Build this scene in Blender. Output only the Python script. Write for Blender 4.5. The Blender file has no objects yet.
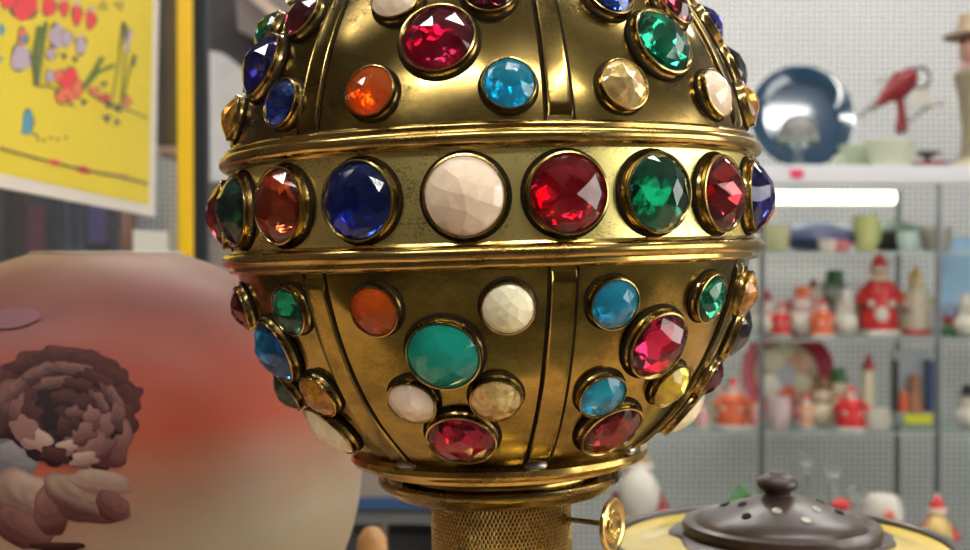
import bpy, bmesh, math, random
from mathutils import Vector, Matrix, Euler
random.seed(7)
PI = math.pi
C = bpy.context.scene.collection
SC = bpy.context.scene

# ------------------------------------------------------------------ camera
F = 1221.0                    # focal length in pixels of the 970 px frame
EYE = 1.23
DIST = 0.506
PITCH = math.atan(18 / F)
cam = bpy.data.cameras.new('camera')
camo = bpy.data.objects.new('camera', cam)
C.objects.link(camo)
camo.location = (0, -DIST, EYE)
camo.rotation_euler = (PI / 2 - PITCH, 0, 0)
cam.sensor_width = 36
cam.lens = 36 * F / 970
cam.clip_start = 0.02
cam.dof.use_dof = True
cam.dof.focus_distance = 0.425
cam.dof.aperture_fstop = 13.5
SC.camera = camo

# ------------------------------------------------------------------ world, exposure
w = bpy.data.worlds.new('world')
SC.world = w
w.use_nodes = True
w.node_tree.nodes['Background'].inputs[0].default_value = (0.75, 0.8, 0.9, 1)
w.node_tree.nodes['Background'].inputs[1].default_value = 0.25
SC.view_settings.view_transform = 'Standard'
SC.view_settings.look = 'None'
SC.view_settings.gamma = 1
SC.view_settings.use_curve_mapping = False
SC.view_settings.exposure = 0.46
SC.cycles.use_denoising = True
SC.cycles.max_bounces = 10
SC.cycles.sample_clamp_indirect = 6
SC.cycles.caustics_refractive = True
SC.cycles.transmission_bounces = 10

TUBES = [  # x, y, length along, direction, strength
    (-0.75, -1.6, 1.3, 'x', 26), (0.75, -1.6, 1.3, 'x', 26),
    (-0.75, 0.0, 1.3, 'x', 17), (0.75, 0.0, 1.3, 'x', 17),
    (-0.3, 1.7, 1.3, 'x', 20), (1.2, 1.7, 1.3, 'x', 20)]
CEIL = 2.75

# ------------------------------------------------------------------ helpers
def P(px, py, d):
    """world point seen at a picture point from the camera at a given distance"""
    x, y, z = (px - 485) / F, 1.0, -(py - 275) / F
    c, s = math.cos(PITCH), math.sin(PITCH)
    v = Vector((x, y * c + z * s, -y * s + z * c))
    v = v * (d / v.y)
    return Vector((v.x, v.y - DIST, v.z + EYE))

def mat(name, col, rough=0.5, metal=0.0, coat=0.0, coat_rough=0.05, emis=None, es=0, noise=0.0, nscale=20, trans=0.0, sss=0.0, bump=0.0, ior=1.5):
    m = bpy.data.materials.new(name)
    m.use_nodes = True
    nt = m.node_tree
    b = nt.nodes['Principled BSDF']
    b.inputs['Base Color'].default_value = (*col, 1)
    b.inputs['Roughness'].default_value = rough
    b.inputs['Metallic'].default_value = metal
    b.inputs['Coat Weight'].default_value = coat
    b.inputs['Coat Roughness'].default_value = coat_rough
    b.inputs['Transmission Weight'].default_value = trans
    b.inputs['IOR'].default_value = ior
    if sss:
        b.inputs['Subsurface Weight'].default_value = sss
        b.inputs['Subsurface Scale'].default_value = 0.004
        b.inputs['Subsurface Radius'].default_value = (1, 0.8, 0.5)
    if emis:
        b.inputs['Emission Color'].default_value = (*emis, 1)
        b.inputs['Emission Strength'].default_value = es
    if noise or bump:
        tc = nt.nodes.new('ShaderNodeTexCoord')
        n = nt.nodes.new('ShaderNodeTexNoise')
        n.inputs['Scale'].default_value = nscale
        n.inputs['Detail'].default_value = 5
        nt.links.new(tc.outputs['Object'], n.inputs['Vector'])
        if noise:
            r = nt.nodes.new('ShaderNodeValToRGB')
            r.color_ramp.elements[0].position = 0.3
            r.color_ramp.elements[1].position = 0.7
            r.color_ramp.elements[0].color = (*[c * (1 - noise) for c in col], 1)
            r.color_ramp.elements[1].color = (*[min(1, c * (1 + noise)) for c in col], 1)
            nt.links.new(n.outputs['Fac'], r.inputs['Fac'])
            nt.links.new(r.outputs['Color'], b.inputs['Base Color'])
        if bump:
            bp = nt.nodes.new('ShaderNodeBump')
            bp.inputs['Strength'].default_value = bump
            bp.inputs['Distance'].default_value = 0.001
            nt.links.new(n.outputs['Fac'], bp.inputs['Height'])
            nt.links.new(bp.outputs['Normal'], b.inputs['Normal'])
    return m

def brass(name, gold, dark, lo=0.42, hi=0.6, rough=0.2, speck=0.25, scale=28, rough2=0.45):
    """old brass: bright metal with brown patina in clouds and fine specks"""
    m = mat(name, gold, rough, 1.0)
    nt = m.node_tree
    b = nt.nodes['Principled BSDF']
    tc = nt.nodes.new('ShaderNodeTexCoord')
    mp = nt.nodes.new('ShaderNodeMapping')
    mp.inputs['Scale'].default_value = (1, 1, 1.7)
    nt.links.new(tc.outputs['Object'], mp.inputs['Vector'])
    n = nt.nodes.new('ShaderNodeTexNoise')
    n.inputs['Scale'].default_value = scale
    n.inputs['Detail'].default_value = 9
    n.inputs['Roughness'].default_value = 0.62
    n2 = nt.nodes.new('ShaderNodeTexNoise')
    n2.inputs['Scale'].default_value = 900
    n2.inputs['Detail'].default_value = 3
    n3 = nt.nodes.new('ShaderNodeTexNoise')
    n3.inputs['Scale'].default_value = 16
    n3.inputs['Detail'].default_value = 2
    for q in (n, n2, n3):
        nt.links.new(mp.outputs['Vector'], q.inputs['Vector'])
    add = nt.nodes.new('ShaderNodeMath')
    add.operation = 'MULTIPLY_ADD'
    add.inputs[1].default_value = speck
    sub = nt.nodes.new('ShaderNodeMath')
    sub.operation = 'SUBTRACT'
    sub.inputs[1].default_value = 0.5
    nt.links.new(n2.outputs['Fac'], sub.inputs[0])
    nt.links.new(sub.outputs[0], add.inputs[0])
    nt.links.new(n.outputs['Fac'], add.inputs[2])
    r = nt.nodes.new('ShaderNodeValToRGB')
    r.color_ramp.elements[0].position = lo
    r.color_ramp.elements[0].color = (*dark, 1)
    r.color_ramp.elements[1].position = hi
    r.color_ramp.elements[1].color = (*gold, 1)
    nt.links.new(add.outputs[0], r.inputs['Fac'])
    nt.links.new(r.outputs['Color'], b.inputs['Base Color'])
    rr = nt.nodes.new('ShaderNodeMapRange')
    rr.inputs['From Min'].default_value = lo
    rr.inputs['From Max'].default_value = hi
    rr.inputs['To Min'].default_value = rough2
    rr.inputs['To Max'].default_value = rough
    nt.links.new(add.outputs[0], rr.inputs['Value'])
    nt.links.new(rr.outputs[0], b.inputs['Roughness'])
    bp = nt.nodes.new('ShaderNodeBump')
    bp.inputs['Strength'].default_value = 0.35
    bp.inputs['Distance'].default_value = 0.002
    nt.links.new(n3.outputs['Fac'], bp.inputs['Height'])
    nt.links.new(bp.outputs['Normal'], b.inputs['Normal'])
    return m

def clear_mat(name, tint, refl=0.08):
    m = bpy.data.materials.new(name)
    m.use_nodes = True
    nt = m.node_tree
    nt.nodes.remove(nt.nodes['Principled BSDF'])
    out = nt.nodes['Material Output']
    t = nt.nodes.new('ShaderNodeBsdfTransparent'); t.inputs[0].default_value = (*tint, 1)
    g = nt.nodes.new('ShaderNodeBsdfGlossy'); g.inputs['Roughness'].default_value = 0.03
    x = nt.nodes.new('ShaderNodeMixShader')
    x.inputs[0].default_value = refl; nt.links.new(t.outputs[0], x.inputs[1]); nt.links.new(g.outputs[0], x.inputs[2])
    nt.links.new(x.outputs[0], out.inputs['Surface'])
    return m

def gem_glass(name, col, body=0.05):
    g = tuple(max(c, 0.0003) ** 0.72 for c in col)
    m = mat(name, g, 0.0, 0.0, trans=1.0 - body, ior=1.55)
    return m

def jewel_mat(name, col, metal=0.65, rough=0.14, shard=0.55, scale=150, coat=1.0, crackle=0.0, sss=0.0, var=0.5):
    """faceted glass over an added reflective back: true facets in the coat, the back facets in the base normal"""
    m = mat(name, col, rough, metal, coat, 0.03, sss=sss)
    nt = m.node_tree
    b = nt.nodes['Principled BSDF']
    tc = nt.nodes.new('ShaderNodeTexCoord')
    v = nt.nodes.new('ShaderNodeTexVoronoi')
    v.inputs['Scale'].default_value = scale
    nt.links.new(tc.outputs['Object'], v.inputs['Vector'])
    s = nt.nodes.new('ShaderNodeVectorMath'); s.operation = 'SUBTRACT'
    s.inputs[1].default_value = (0.5, 0.5, 0.5)
    nt.links.new(v.outputs['Color'], s.inputs[0])
    sc = nt.nodes.new('ShaderNodeVectorMath'); sc.operation = 'SCALE'
    sc.inputs['Scale'].default_value = shard * 2
    nt.links.new(s.outputs[0], sc.inputs[0])
    g = nt.nodes.new('ShaderNodeNewGeometry')
    a = nt.nodes.new('ShaderNodeVectorMath'); a.operation = 'ADD'
    nt.links.new(sc.outputs[0], a.inputs[0])
    nt.links.new(g.outputs['Normal'], a.inputs[1])
    nn = nt.nodes.new('ShaderNodeVectorMath'); nn.operation = 'NORMALIZE'
    nt.links.new(a.outputs[0], nn.inputs[0])
    nt.links.new(nn.outputs[0], b.inputs['Normal'])
    # refracted facet shades painted into the colour, random per cell
    hsv = nt.nodes.new('ShaderNodeHueSaturation')
    hsv.inputs['Color'].default_value = (*col, 1)
    sep = nt.nodes.new('ShaderNodeSeparateColor')
    nt.links.new(v.outputs['Color'], sep.inputs['Color'])
    mr = nt.nodes.new('ShaderNodeMapRange')
    mr.inputs['To Min'].default_value = var if not crackle else 0.8
    mr.inputs['To Max'].default_value = 1.25
    nt.links.new(sep.outputs[0], mr.inputs['Value'])
    nt.links.new(mr.outputs[0], hsv.inputs['Value'])
    out = hsv.outputs['Color']
    if crackle:
        n = nt.nodes.new('ShaderNodeTexNoise')
        n.inputs['Scale'].default_value = 420
        n.inputs['Detail'].default_value = 4
        nt.links.new(tc.outputs['Object'], n.inputs['Vector'])
        mx = nt.nodes.new('ShaderNodeMix'); mx.data_type = 'RGBA'; mx.blend_type = 'MULTIPLY'
        mx.inputs['Factor'].default_value = crackle
        nt.links.new(out, mx.inputs[6])
        rp = nt.nodes.new('ShaderNodeValToRGB')
        rp.color_ramp.elements[0].position = 0.38
        rp.color_ramp.elements[0].color = (0.45, 0.28, 0.1, 1)
        rp.color_ramp.elements[1].position = 0.55
        nt.links.new(n.outputs['Fac'], rp.inputs['Fac'])
        nt.links.new(rp.outputs['Color'], mx.inputs[7])
        out = mx.outputs[2]
    nt.links.new(out, b.inputs['Base Color'])
    return m

def obj(name, bm, m, parent=None, smooth=True, loc=None):
    me = bpy.data.meshes.new(name)
    bmesh.ops.recalc_face_normals(bm, faces=bm.faces)
    bm.to_mesh(me)
    bm.free()
    if isinstance(m, (list, tuple)):
        for q in m:
            me.materials.append(q)
    else:
        me.materials.append(m)
    for p in me.polygons:
        p.use_smooth = smooth
    if smooth:
        try:
            me.set_sharp_from_angle(angle=math.radians(42))
        except Exception:
            pass
    o = bpy.data.objects.new(name, me)
    C.objects.link(o)
    if parent:
        o.parent = parent
    if loc is not None:
        o.location = loc
    return o

def thing(name, label, cat, loc=(0, 0, 0), rotz=0, group=None):
    o = bpy.data.objects.new(name, None)
    C.objects.link(o)
    o.location = loc
    o.rotation_euler = (0, 0, rotz)
    o.empty_display_size = 0.02
    tag(o, label, cat, group)
    return o

def tag(o, label, cat, group=None):
    o['label'] = label
    o['category'] = cat
    if group:
        o['group'] = group
    return o

def struct(name, bm, m, smooth=False):
    o = obj(name, bm, m, None, smooth)
    o['kind'] = 'structure'
    return o

def B():
    return bmesh.new()

def lathe(bm, prof, seg=48, M=None, mi=0, close=False):
    rings = []
    for r, z in prof:
        if r < 1e-6:
            rings.append([bm.verts.new((0, 0, z))])
        else:
            rings.append([bm.verts.new((r * math.cos(2 * PI * k / seg), r * math.sin(2 * PI * k / seg), z)) for k in range(seg)])
    prs = list(zip(rings[:-1], rings[1:]))
    if close:
        prs.append((rings[-1], rings[0]))
    for a, b in prs:
        for k in range(seg):
            k2 = (k + 1) % seg
            q = []
            q.append(a[k % len(a)])
            if len(a) > 1: q.append(a[k2])
            if len(b) > 1: q.append(b[k2])
            q.append(b[k % len(b)])
            if len(q) < 3: continue
            f = bm.faces.new(q)
            f.material_index = mi
    if M is not None:
        vs = [v for r in rings for v in r]
        bmesh.ops.transform(bm, matrix=M, verts=vs)
    return bm

def torus(bm, R, r, z=0, seg=128, ms=14, M=None, sz=1.0):
    prof = [(R + r * math.cos(2 * PI * k / ms), z + sz * r * math.sin(2 * PI * k / ms)) for k in range(ms)]
    return lathe(bm, prof, seg, M, close=True)

def box(bm, x0, x1, y0, y1, z0, z1, bev=0.0, M=None, mi=0):
    vs = [bm.verts.new(p) for p in ((x0, y0, z0), (x1, y0, z0), (x1, y1, z0), (x0, y1, z0), (x0, y0, z1), (x1, y0, z1), (x1, y1, z1), (x0, y1, z1))]
    fs = [bm.faces.new([vs[i] for i in q]) for q in ((0, 3, 2, 1), (4, 5, 6, 7), (0, 1, 5, 4), (1, 2, 6, 5), (2, 3, 7, 6), (3, 0, 4, 7))]
    for f in fs:
        f.material_index = mi
    if bev:
        es = set(e for f in fs for e in f.edges)
        r = bmesh.ops.bevel(bm, geom=list(es), offset=bev, segments=2, affect='EDGES')
        vs = list(set(list(v for v in vs if v.is_valid) + list(r['verts'])))
    if M is not None:
        bmesh.ops.transform(bm, matrix=M, verts=vs)
    return bm

def ball(bm, c, r, seg=16, M=None, mi=0):
    """ellipsoid; r a number or three radii"""
    if not hasattr(r, '__len__'):
        r = (r, r, r)
    T = Matrix.Translation(c) @ (M if M is not None else Matrix.Identity(4)) @ Matrix.Diagonal((r[0], r[1], r[2], 1))
    res = bmesh.ops.create_uvsphere(bm, u_segments=seg, v_segments=max(6, seg // 2 + 2), radius=1, matrix=T)
    fs = set(f for v in res['verts'] for f in v.link_faces)
    for f in fs:
        f.material_index = mi
    return bm

def tube(bm, pts, rad, seg=8):
    pts = [Vector(p) for p in pts]
    n = len(pts)
    rads = rad if hasattr(rad, '__len__') else [rad] * n
    rings = []
    up = Vector((0.13, 0.21, 0.97)).normalized()
    for i, p in enumerate(pts):
        t = (pts[min(i + 1, n - 1)] - pts[max(i - 1, 0)]).normalized()
        a = t.cross(up)
        if a.length < 0.05:
            a = t.cross(Vector((1, 0, 0)))
        a.normalize()
        b = t.cross(a)
        rings.append([bm.verts.new(p + (a * math.cos(2 * PI * k / seg) + b * math.sin(2 * PI * k / seg)) * rads[i]) for k in range(seg)])
    for a, b in zip(rings[:-1], rings[1:]):
        for k in range(seg):
            bm.faces.new((a[k], a[(k + 1) % seg], b[(k + 1) % seg], b[k]))
    bm.faces.new(rings[0][::-1])
    bm.faces.new(rings[-1])
    return bm

def copy_tree(o, parent=None):
    c = o.copy()
    C.objects.link(c)
    if parent:
        c.parent = parent
    for ch in [q for q in bpy.data.objects if q.parent == o and q != c]:
        copy_tree(ch, c)
    return c

# ------------------------------------------------------------------ the room
Y_BACK = 2.62
X_L, X_R, Y_F = -1.9, 2.2, -3.2
floor_m = mat('floor_tiles', (0.20, 0.17, 0.14), 0.4, noise=0.2, nscale=3)
ceil_m = mat('ceiling_white', (0.30, 0.30, 0.29), 0.9)
wall_dark = mat('wall_brown', (0.085, 0.06, 0.045), 0.8, noise=0.5, nscale=2)
wall_grey = mat('wall_grey', (0.30, 0.29, 0.27), 0.8, noise=0.3, nscale=1.5)
peg = mat('pegboard', (0.66, 0.66, 0.67), 0.6)
nt = peg.node_tree
tc = nt.nodes.new('ShaderNodeTexCoord')
sp = nt.nodes.new('ShaderNodeSeparateXYZ')
nt.links.new(tc.outputs['Object'], sp.inputs[0])
def mth(op, a, b=None):
    n = nt.nodes.new('ShaderNodeMath')
    n.operation = op
    for i, q in enumerate((a, b)):
        if q is None: continue
        if isinstance(q, (int, float)): n.inputs[i].default_value = q
        else: nt.links.new(q, n.inputs[i])
    return n.outputs[0]
hole = []
for ax in ('X', 'Z'):
    u = mth('SUBTRACT', mth('FRACT', mth('MULTIPLY', sp.outputs[ax], 1 / 0.0145)), 0.5)
    hole.append(mth('MULTIPLY', u, u))
rr = mth('ADD', hole[0], hole[1])
isd = mth('LESS_THAN', rr, 0.09)
mx = nt.nodes.new('ShaderNodeMix'); mx.data_type = 'RGBA'
nt.links.new(isd, mx.inputs['Factor'])
mx.inputs[6].default_value = (0.80, 0.80, 0.81, 1)
mx.inputs[7].default_value = (0.06, 0.06, 0.055, 1)
nt.links.new(mx.outputs[2], nt.nodes['Principled BSDF'].inputs['Base Color'])

struct('floor', box(B(), X_L, X_R, Y_F, Y_BACK, -0.05, 0), floor_m)
struct('ceiling', box(B(), X_L, X_R, Y_F, Y_BACK, CEIL, CEIL + 0.05), ceil_m)
struct('wall_back', box(B(), X_L, X_R, Y_BACK, Y_BACK + 0.05, 0, CEIL), peg)
struct('wall_left', box(B(), X_L - 0.05, X_L, Y_F, Y_BACK, 0, CEIL), wall_dark)
struct('wall_right', box(B(), X_R, X_R + 0.05, Y_F, Y_BACK, 0, CEIL), wall_grey)
struct('wall_front', box(B(), X_L, X_R, Y_F - 0.05, Y_F, 0, CEIL), wall_dark)

day_m = mat('added_daylight', (1, 1, 1), 0.5, emis=(1.0, 0.97, 0.90), es=3.2)
struct('added_window', box(B(), X_R - 0.012, X_R - 0.002, -1.5, 0.5, 0.9, 2.1), day_m)  # unseen window, added for highlights on the right of the globe
frame_m = mat('added_frame_white', (0.7, 0.7, 0.68), 0.5)
bm = B()
for y_ in (-1.53, -0.83, -0.17, 0.5):
    box(bm, X_R - 0.03, X_R, y_, y_ + 0.03, 0.87, 2.13)
for z_ in (0.87, 1.48, 2.1):
    box(bm, X_R - 0.03, X_R, -1.53, 0.53, z_, z_ + 0.03)
struct('trim_3', bm, frame_m)  # frame of the added window
# ceiling lights: twin tube fittings
tube_m = mat('lit_tube', (1, 1, 1), 0.5, emis=(1.0, 0.97, 0.92), es=1)
fit_m = mat('white_enamel', (0.8, 0.8, 0.8), 0.4)
for i, (x, y, L, dr, st) in enumerate(TUBES):
    m = tube_m.copy()
    m.node_tree.nodes['Principled BSDF'].inputs['Emission Strength'].default_value = st
    where = ['left of the camera behind it', 'right of the camera behind it', 'above the counter on the left', 'above the counter on the right', 'before the left back wall', 'before the glass cabinet'][i]
    t = thing('ceiling_light', 'white twin tube ceiling light ' + where, 'light', (x, y, CEIL), 0 if dr == 'x' else PI / 2, 'tube lights on the ceiling')
    obj('housing', box(B(), -L / 2, L / 2, -0.09, 0.09, -0.06, 0, 0.006), fit_m, t, False)
    for s in (-1, 1):
        bm = tube(B(), [(-L / 2 + .02, s * 0.045, -0.085), (L / 2 - .02, s * 0.045, -0.085)], 0.019, 12)
        obj('light_tube', bm, m, t)

# ------------------------------------------------------------------ counter
wood_c = mat('counter_wood', (0.56, 0.38, 0.25), 0.45, noise=0.25, nscale=9)
CT = EYE - 0.28
ct = thing('counter', 'wooden shop counter under the jewelled lamp', 'counter', (0.0, 0.14, 0))
obj('counter_top', box(B(), -0.75, 0.85, -0.34, 0.36, CT - 0.03, CT, 0.004), wood_c, ct, False)
obj('counter_base', box(B(), -0.70, 0.80, -0.30, 0.33, 0, CT - 0.03), wall_grey, ct, False)

# ------------------------------------------------------------------ jewelled lamp
LEAN = math.radians(1.75)
lamp = thing('jewelled_lamp', 'brass oil lamp with round globe studded with coloured faceted glass jewels', 'lamp', (0.0034 + 0.28 * math.tan(LEAN), 0, CT))
lamp.rotation_euler = (0, -LEAN, 0)
E0 = 0.28                      # eye height above the counter
A, CC, ZC = 0.1065, 0.1193, E0 + 0.0225
def prof_r(z):
    u = (z - ZC) / CC
    return A * math.sqrt(max(0.0, 1 - u * u))
gold = (0.62, 0.43, 0.12)
brass_up = brass('aged_brass_upper', (0.34, 0.235, 0.07), (0.09, 0.065, 0.02), 0.36, 0.62, 0.13, 0.22, 26, 0.30)
brass_band = brass('bright_brass_band', (1.0, 0.86, 0.32), (0.42, 0.33, 0.09), 0.34, 0.48, 0.34, 0.5, 22, 0.4)
brass_low = brass('aged_brass_lower', (0.42, 0.30, 0.07), (0.11, 0.08, 0.02), 0.36, 0.62, 0.11, 0.2, 24, 0.26)
brass_ring = brass('polished_brass_ring', (0.62, 0.43, 0.13), (0.28, 0.18, 0.05), 0.36, 0.55, 0.15, 0.2, 40, 0.3)
brass_bez = brass('bezel_brass', (0.50, 0.36, 0.13), (0.12, 0.08, 0.03), 0.40, 0.52, 0.18, 0.2, 60, 0.35)
dark_groove = mat('near_black_line', (0.022, 0.015, 0.007), 0.85, 0.0)
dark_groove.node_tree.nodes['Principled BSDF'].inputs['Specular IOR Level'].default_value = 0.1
solder = mat('grey_solder', (0.42, 0.42, 0.42), 0.35, 1.0, noise=0.3, nscale=300)

Z_UP, Z_LO, Z_RIM, Z_TOP = E0 + 0.0395, E0 + 0.0016, E0 - 0.0785, E0 + 0.124
def span(z0, z1, n):
    return [(prof_r(z0 + (z1 - z0) * i / n), z0 + (z1 - z0) * i / n) for i in range(n + 1)]
obj('upper_globe', lathe(B(), span(Z_UP, Z_TOP, 40), 160), brass_up, lamp)
zb = [(0.1050, Z_LO), (0.1052, Z_LO + .004), (0.1056, Z_LO + 0.019), (0.1052, Z_UP - .004), (0.1050, Z_UP)]
obj('jewelled_band', lathe(B(), zb, 160), brass_band, lamp)
obj('lower_globe', lathe(B(), span(Z_RIM, Z_LO, 40), 160), brass_low, lamp)
for z, s in ((Z_UP, 1), (Z_LO, -1)):
    bm = torus(B(), 0.1072, 0.0028, z, 192, 16)
    lathe(bm, [(0.104, z + s * 0.0055), (0.1068, z + s * 0.0050), (0.1076, z + s * 0.0040), (0.1074, z + s * 0.0020)], 192)
    lathe(bm, [(0.104, z - s * 0.0040), (0.1064, z - s * 0.0036), (0.1070, z - s * 0.0020)], 192)
    obj('ring_moulding', bm, brass_ring, lamp)
# crown on top (above the frame)
bm = lathe(B(), [(prof_r(Z_TOP) + .001, Z_TOP - 0.002), (0.054, Z_TOP + .002), (0.050, Z_TOP + .004), (0.040, Z_TOP + .012), (0.036, Z_TOP + .03), (0.039, Z_TOP + .034), (0.034, Z_TOP + .034), (0.032, Z_TOP)], 96)
obj('crown', bm, brass_ring, lamp)

# ribs
def rib(theta, z0, z1, w0, w1):
    bm = B()
    n = 26
    cross = [(-1.0, -0.0006), (-0.97, 0.0008), (-0.90, 0.0011), (-0.82, 0.0008), (-0.7, 0.0007), (0.7, 0.0007), (0.82, 0.0008), (0.90, 0.0011), (0.97, 0.0008), (1.0, -0.0006)]
    rings = []
    for i in range(n + 1):
        z = z0 + (z1 - z0) * i / n
        r = prof_r(z)
        u = (z - ZC) / CC
        nrm = Vector((r / A / A, 0, (z - ZC) / CC / CC)).normalized()
        hw = (w0 + (w1 - w0) * i / n) / 2
        row = []
        for c, h in cross:
            a = c * hw / max(r, 0.03)
            hh = h if 0 < i < n else -0.0006
            rr = r + nrm.x * hh
            ang = theta + a
            row.append(bm.verts.new((rr * math.sin(ang), -rr * math.cos(ang), z + nrm.z * hh)))
        rings.append(row)
    for a, b in zip(rings[:-1], rings[1:]):
        for k in range(len(cross) - 1):
            bm.faces.new((a[k], a[k + 1], b[k + 1], b[k]))
    return bm
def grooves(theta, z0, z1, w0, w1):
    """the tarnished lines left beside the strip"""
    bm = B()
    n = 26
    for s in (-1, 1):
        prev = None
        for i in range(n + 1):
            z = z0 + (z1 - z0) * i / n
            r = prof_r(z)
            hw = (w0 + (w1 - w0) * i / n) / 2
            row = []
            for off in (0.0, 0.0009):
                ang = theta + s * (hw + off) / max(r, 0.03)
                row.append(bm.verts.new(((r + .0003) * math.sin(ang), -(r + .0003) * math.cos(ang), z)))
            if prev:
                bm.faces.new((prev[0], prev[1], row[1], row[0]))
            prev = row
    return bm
for k in (-3, -2, -1, 0, 1, 2, 3):
    th = math.radians(12.6 + 50 * k)
    r1 = obj('rib_strip', rib(th, Z_LO - 0.0055, Z_RIM + 0.001, 0.0092, 0.0088), brass_low, lamp)
    obj('groove', grooves(th, Z_LO - 0.005, Z_RIM + 0.002, 0.0092, 0.0088), dark_groove, r1)
    bm = B()
    rr = prof_r(Z_RIM) + 0.0015
    ball(bm, (rr * math.sin(th), -rr * math.cos(th), Z_RIM + 0.0012), (0.0048, 0.0024, 0.0024), 14, Matrix.Rotation(th, 4, 'Z'))
    obj('solder_blob', bm, solder, r1)
    r2 = obj('rib_strip', rib(th, Z_UP + 0.0055, Z_TOP - 0.001, 0.0092, 0.0060), brass_up, lamp)
    obj('groove', grooves(th, Z_UP + 0.005, Z_TOP - 0.002, 0.0092, 0.0060), dark_groove, r2)

# rim, fitter, gallery cup and neck
zr = Z_RIM
bm = lathe(B(), [(0.0560, zr + 0.0030), (0.0585, zr + 0.0012), (0.0608, zr - 0.0002), (0.0613, zr - 0.0022), (0.0600, zr - 0.0040), (0.0570, zr - 0.0048),
                 (0.0545, zr - 0.0052), (0.0538, zr - 0.0066), (0.0520, zr - 0.0072), (0.0450, zr - 0.0074), (0.0415, zr - 0.0078), (0.0405, zr - 0.0090), (0.0412, zr - 0.0105), (0.0405, zr - 0.0150)], 160)
obj('rim', bm, brass_ring, lamp)
bm = lathe(B(), [(0.0405, zr - 0.0155), (0.0450, zr - 0.0150), (0.0470, zr - 0.0135), (0.0478, zr - 0.0112), (0.0484, zr - 0.0096), (0.0494, zr - 0.0090), (0.0503, zr - 0.0096), (0.0505, zr - 0.0110),
                 (0.0498, zr - 0.0124), (0.0484, zr - 0.0134), (0.0470, zr - 0.0146), (0.0464, zr - 0.0152), (0.0440, zr - 0.0168), (0.0380, zr - 0.0182), (0.0310, zr - 0.0188), (0.0292, zr - 0.0195)], 160)
bmesh.ops.translate(bm, vec=(0, 0, -0.0011), verts=bm.verts)
obj('gallery_cup', bm, brass('gallery_brass', (0.34, 0.24, 0.07), (0.13, 0.09, 0.03), 0.36, 0.55, 0.16, 0.2, 40, 0.3), lamp)
neck_m = brass('pierced_neck_brass', (0.66, 0.44, 0.14), (0.30, 0.19, 0.06), 0.3, 0.5, 0.25)
nt = neck_m.node_tree
tc = nt.nodes.new('ShaderNodeTexCoord')
sp = nt.nodes.new('ShaderNodeSeparateXYZ')
nt.links.new(tc.outputs['Object'], sp.inputs[0])
ang = mth('ARCTAN2', sp.outputs['Y'], sp.outputs['X'])
uu = mth('MULTIPLY', ang, 110 / (2 * PI))
vv = mth('MULTIPLY', sp.outputs['Z'], 1 / 0.00165)
a1 = mth('COSINE', mth('MULTIPLY', mth('ADD', uu, mth('MULTIPLY', vv, 0.5)), 2 * PI))
a2 = mth('COSINE', mth('MULTIPLY', mth('SUBTRACT', uu, mth('MULTIPLY', vv, 0.5)), 2 * PI))
hsum = mth('ADD', a1, a2)
hd = mth('GREATER_THAN', hsum, 0.75)
bs = nt.nodes['Principled BSDF']
old = bs.inputs['Base Color'].links[0].from_socket
mx = nt.nodes.new('ShaderNodeMix'); mx.data_type = 'RGBA'
nt.links.new(hd, mx.inputs['Factor'])
nt.links.new(old, mx.inputs[6])
mx.inputs[7].default_value = (0.02, 0.013, 0.006, 1)
nt.links.new(mx.outputs[2], bs.inputs['Base Color'])
bp = nt.nodes.new('ShaderNodeBump'); bp.invert = True
bp.inputs['Strength'].default_value = 0.8
bp.inputs['Distance'].default_value = 0.0006
nt.links.new(hsum, bp.inputs['Height'])
nt.links.new(bp.outputs['Normal'], bs.inputs['Normal'])
obj('pierced_neck', lathe(B(), [(0.0296, zr - 0.018), (0.0292, zr - 0.025), (0.0292, zr - 0.060)], 128), neck_m, lamp)
obj('burner_base', lathe(B(), [(0.0292, zr - 0.060), (0.033, zr - 0.061), (0.034, zr - 0.063), (0.032, zr - 0.066), (0.026, zr - 0.070), (0.026, zr - 0.080), (0.030, zr - 0.083)], 96), brass_ring, lamp)
obj('oil_font', lathe(B(), [(0.0, E0 - 0.160), (0.026, E0 - 0.160), (0.052, E0 - 0.166), (0.062, E0 - 0.180), (0.060, E0 - 0.198), (0.040, E0 - 0.214), (0.022, E0 - 0.222), (0.018, E0 - 0.235)], 96), brass_ring, lamp)
obj('foot', lathe(B(), [(0.018, E0 - 0.235), (0.022, E0 - 0.245), (0.045, E0 - 0.262), (0.060, E0 - 0.268), (0.062, E0 - 0.2785), (0.0, E0 - 0.2785)], 96), brass_ring, lamp)
# wick knob on its stem
kn_dir = math.radians(-31)
kz = E0 - 0.1062
K = Matrix.Translation((0, 0, kz)) @ Matrix.Rotation(kn_dir, 4, 'Z')
stem = tube(B(), [K @ Vector((0.028, 0, 0)), K @ Vector((0.0505, 0, -0.0006))], 0.0011, 10)
lathe(stem, [(0, -0.001), (0.002, -0.001), (0.002, 0.0016), (0, 0.0016)], 14, K @ Matrix.Translation((0.030, 0, 0)) @ Matrix.Rotation(PI / 2, 4, 'Y'))
so = obj('wick_stem', stem, brass_bez, lamp)
KK = K @ Matrix.Translation((0.0510, 0, -0.0008)) @ Matrix.Rotation(PI / 2, 4, 'Y')
bm = lathe(B(), [(0, -0.0012), (0.0088, -0.0012), (0.0106, -0.0008), (0.0110, 0.0), (0.0106, 0.0008), (0.0094, 0.0011), (0.0086, 0.0004), (0.0066, 0.0004), (0.0060, 0.0011), (0.0050, 0.0011), (0.0044, 0.0002), (0.0030, 0.0002), (0.0026, 0.0012), (0.0, 0.0016)], 48, KK)
obj('wick_knob', bm, brass('knob_brass', (0.75, 0.55, 0.22), (0.4, 0.27, 0.1), 0.3, 0.5, 0.2), so)

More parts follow.
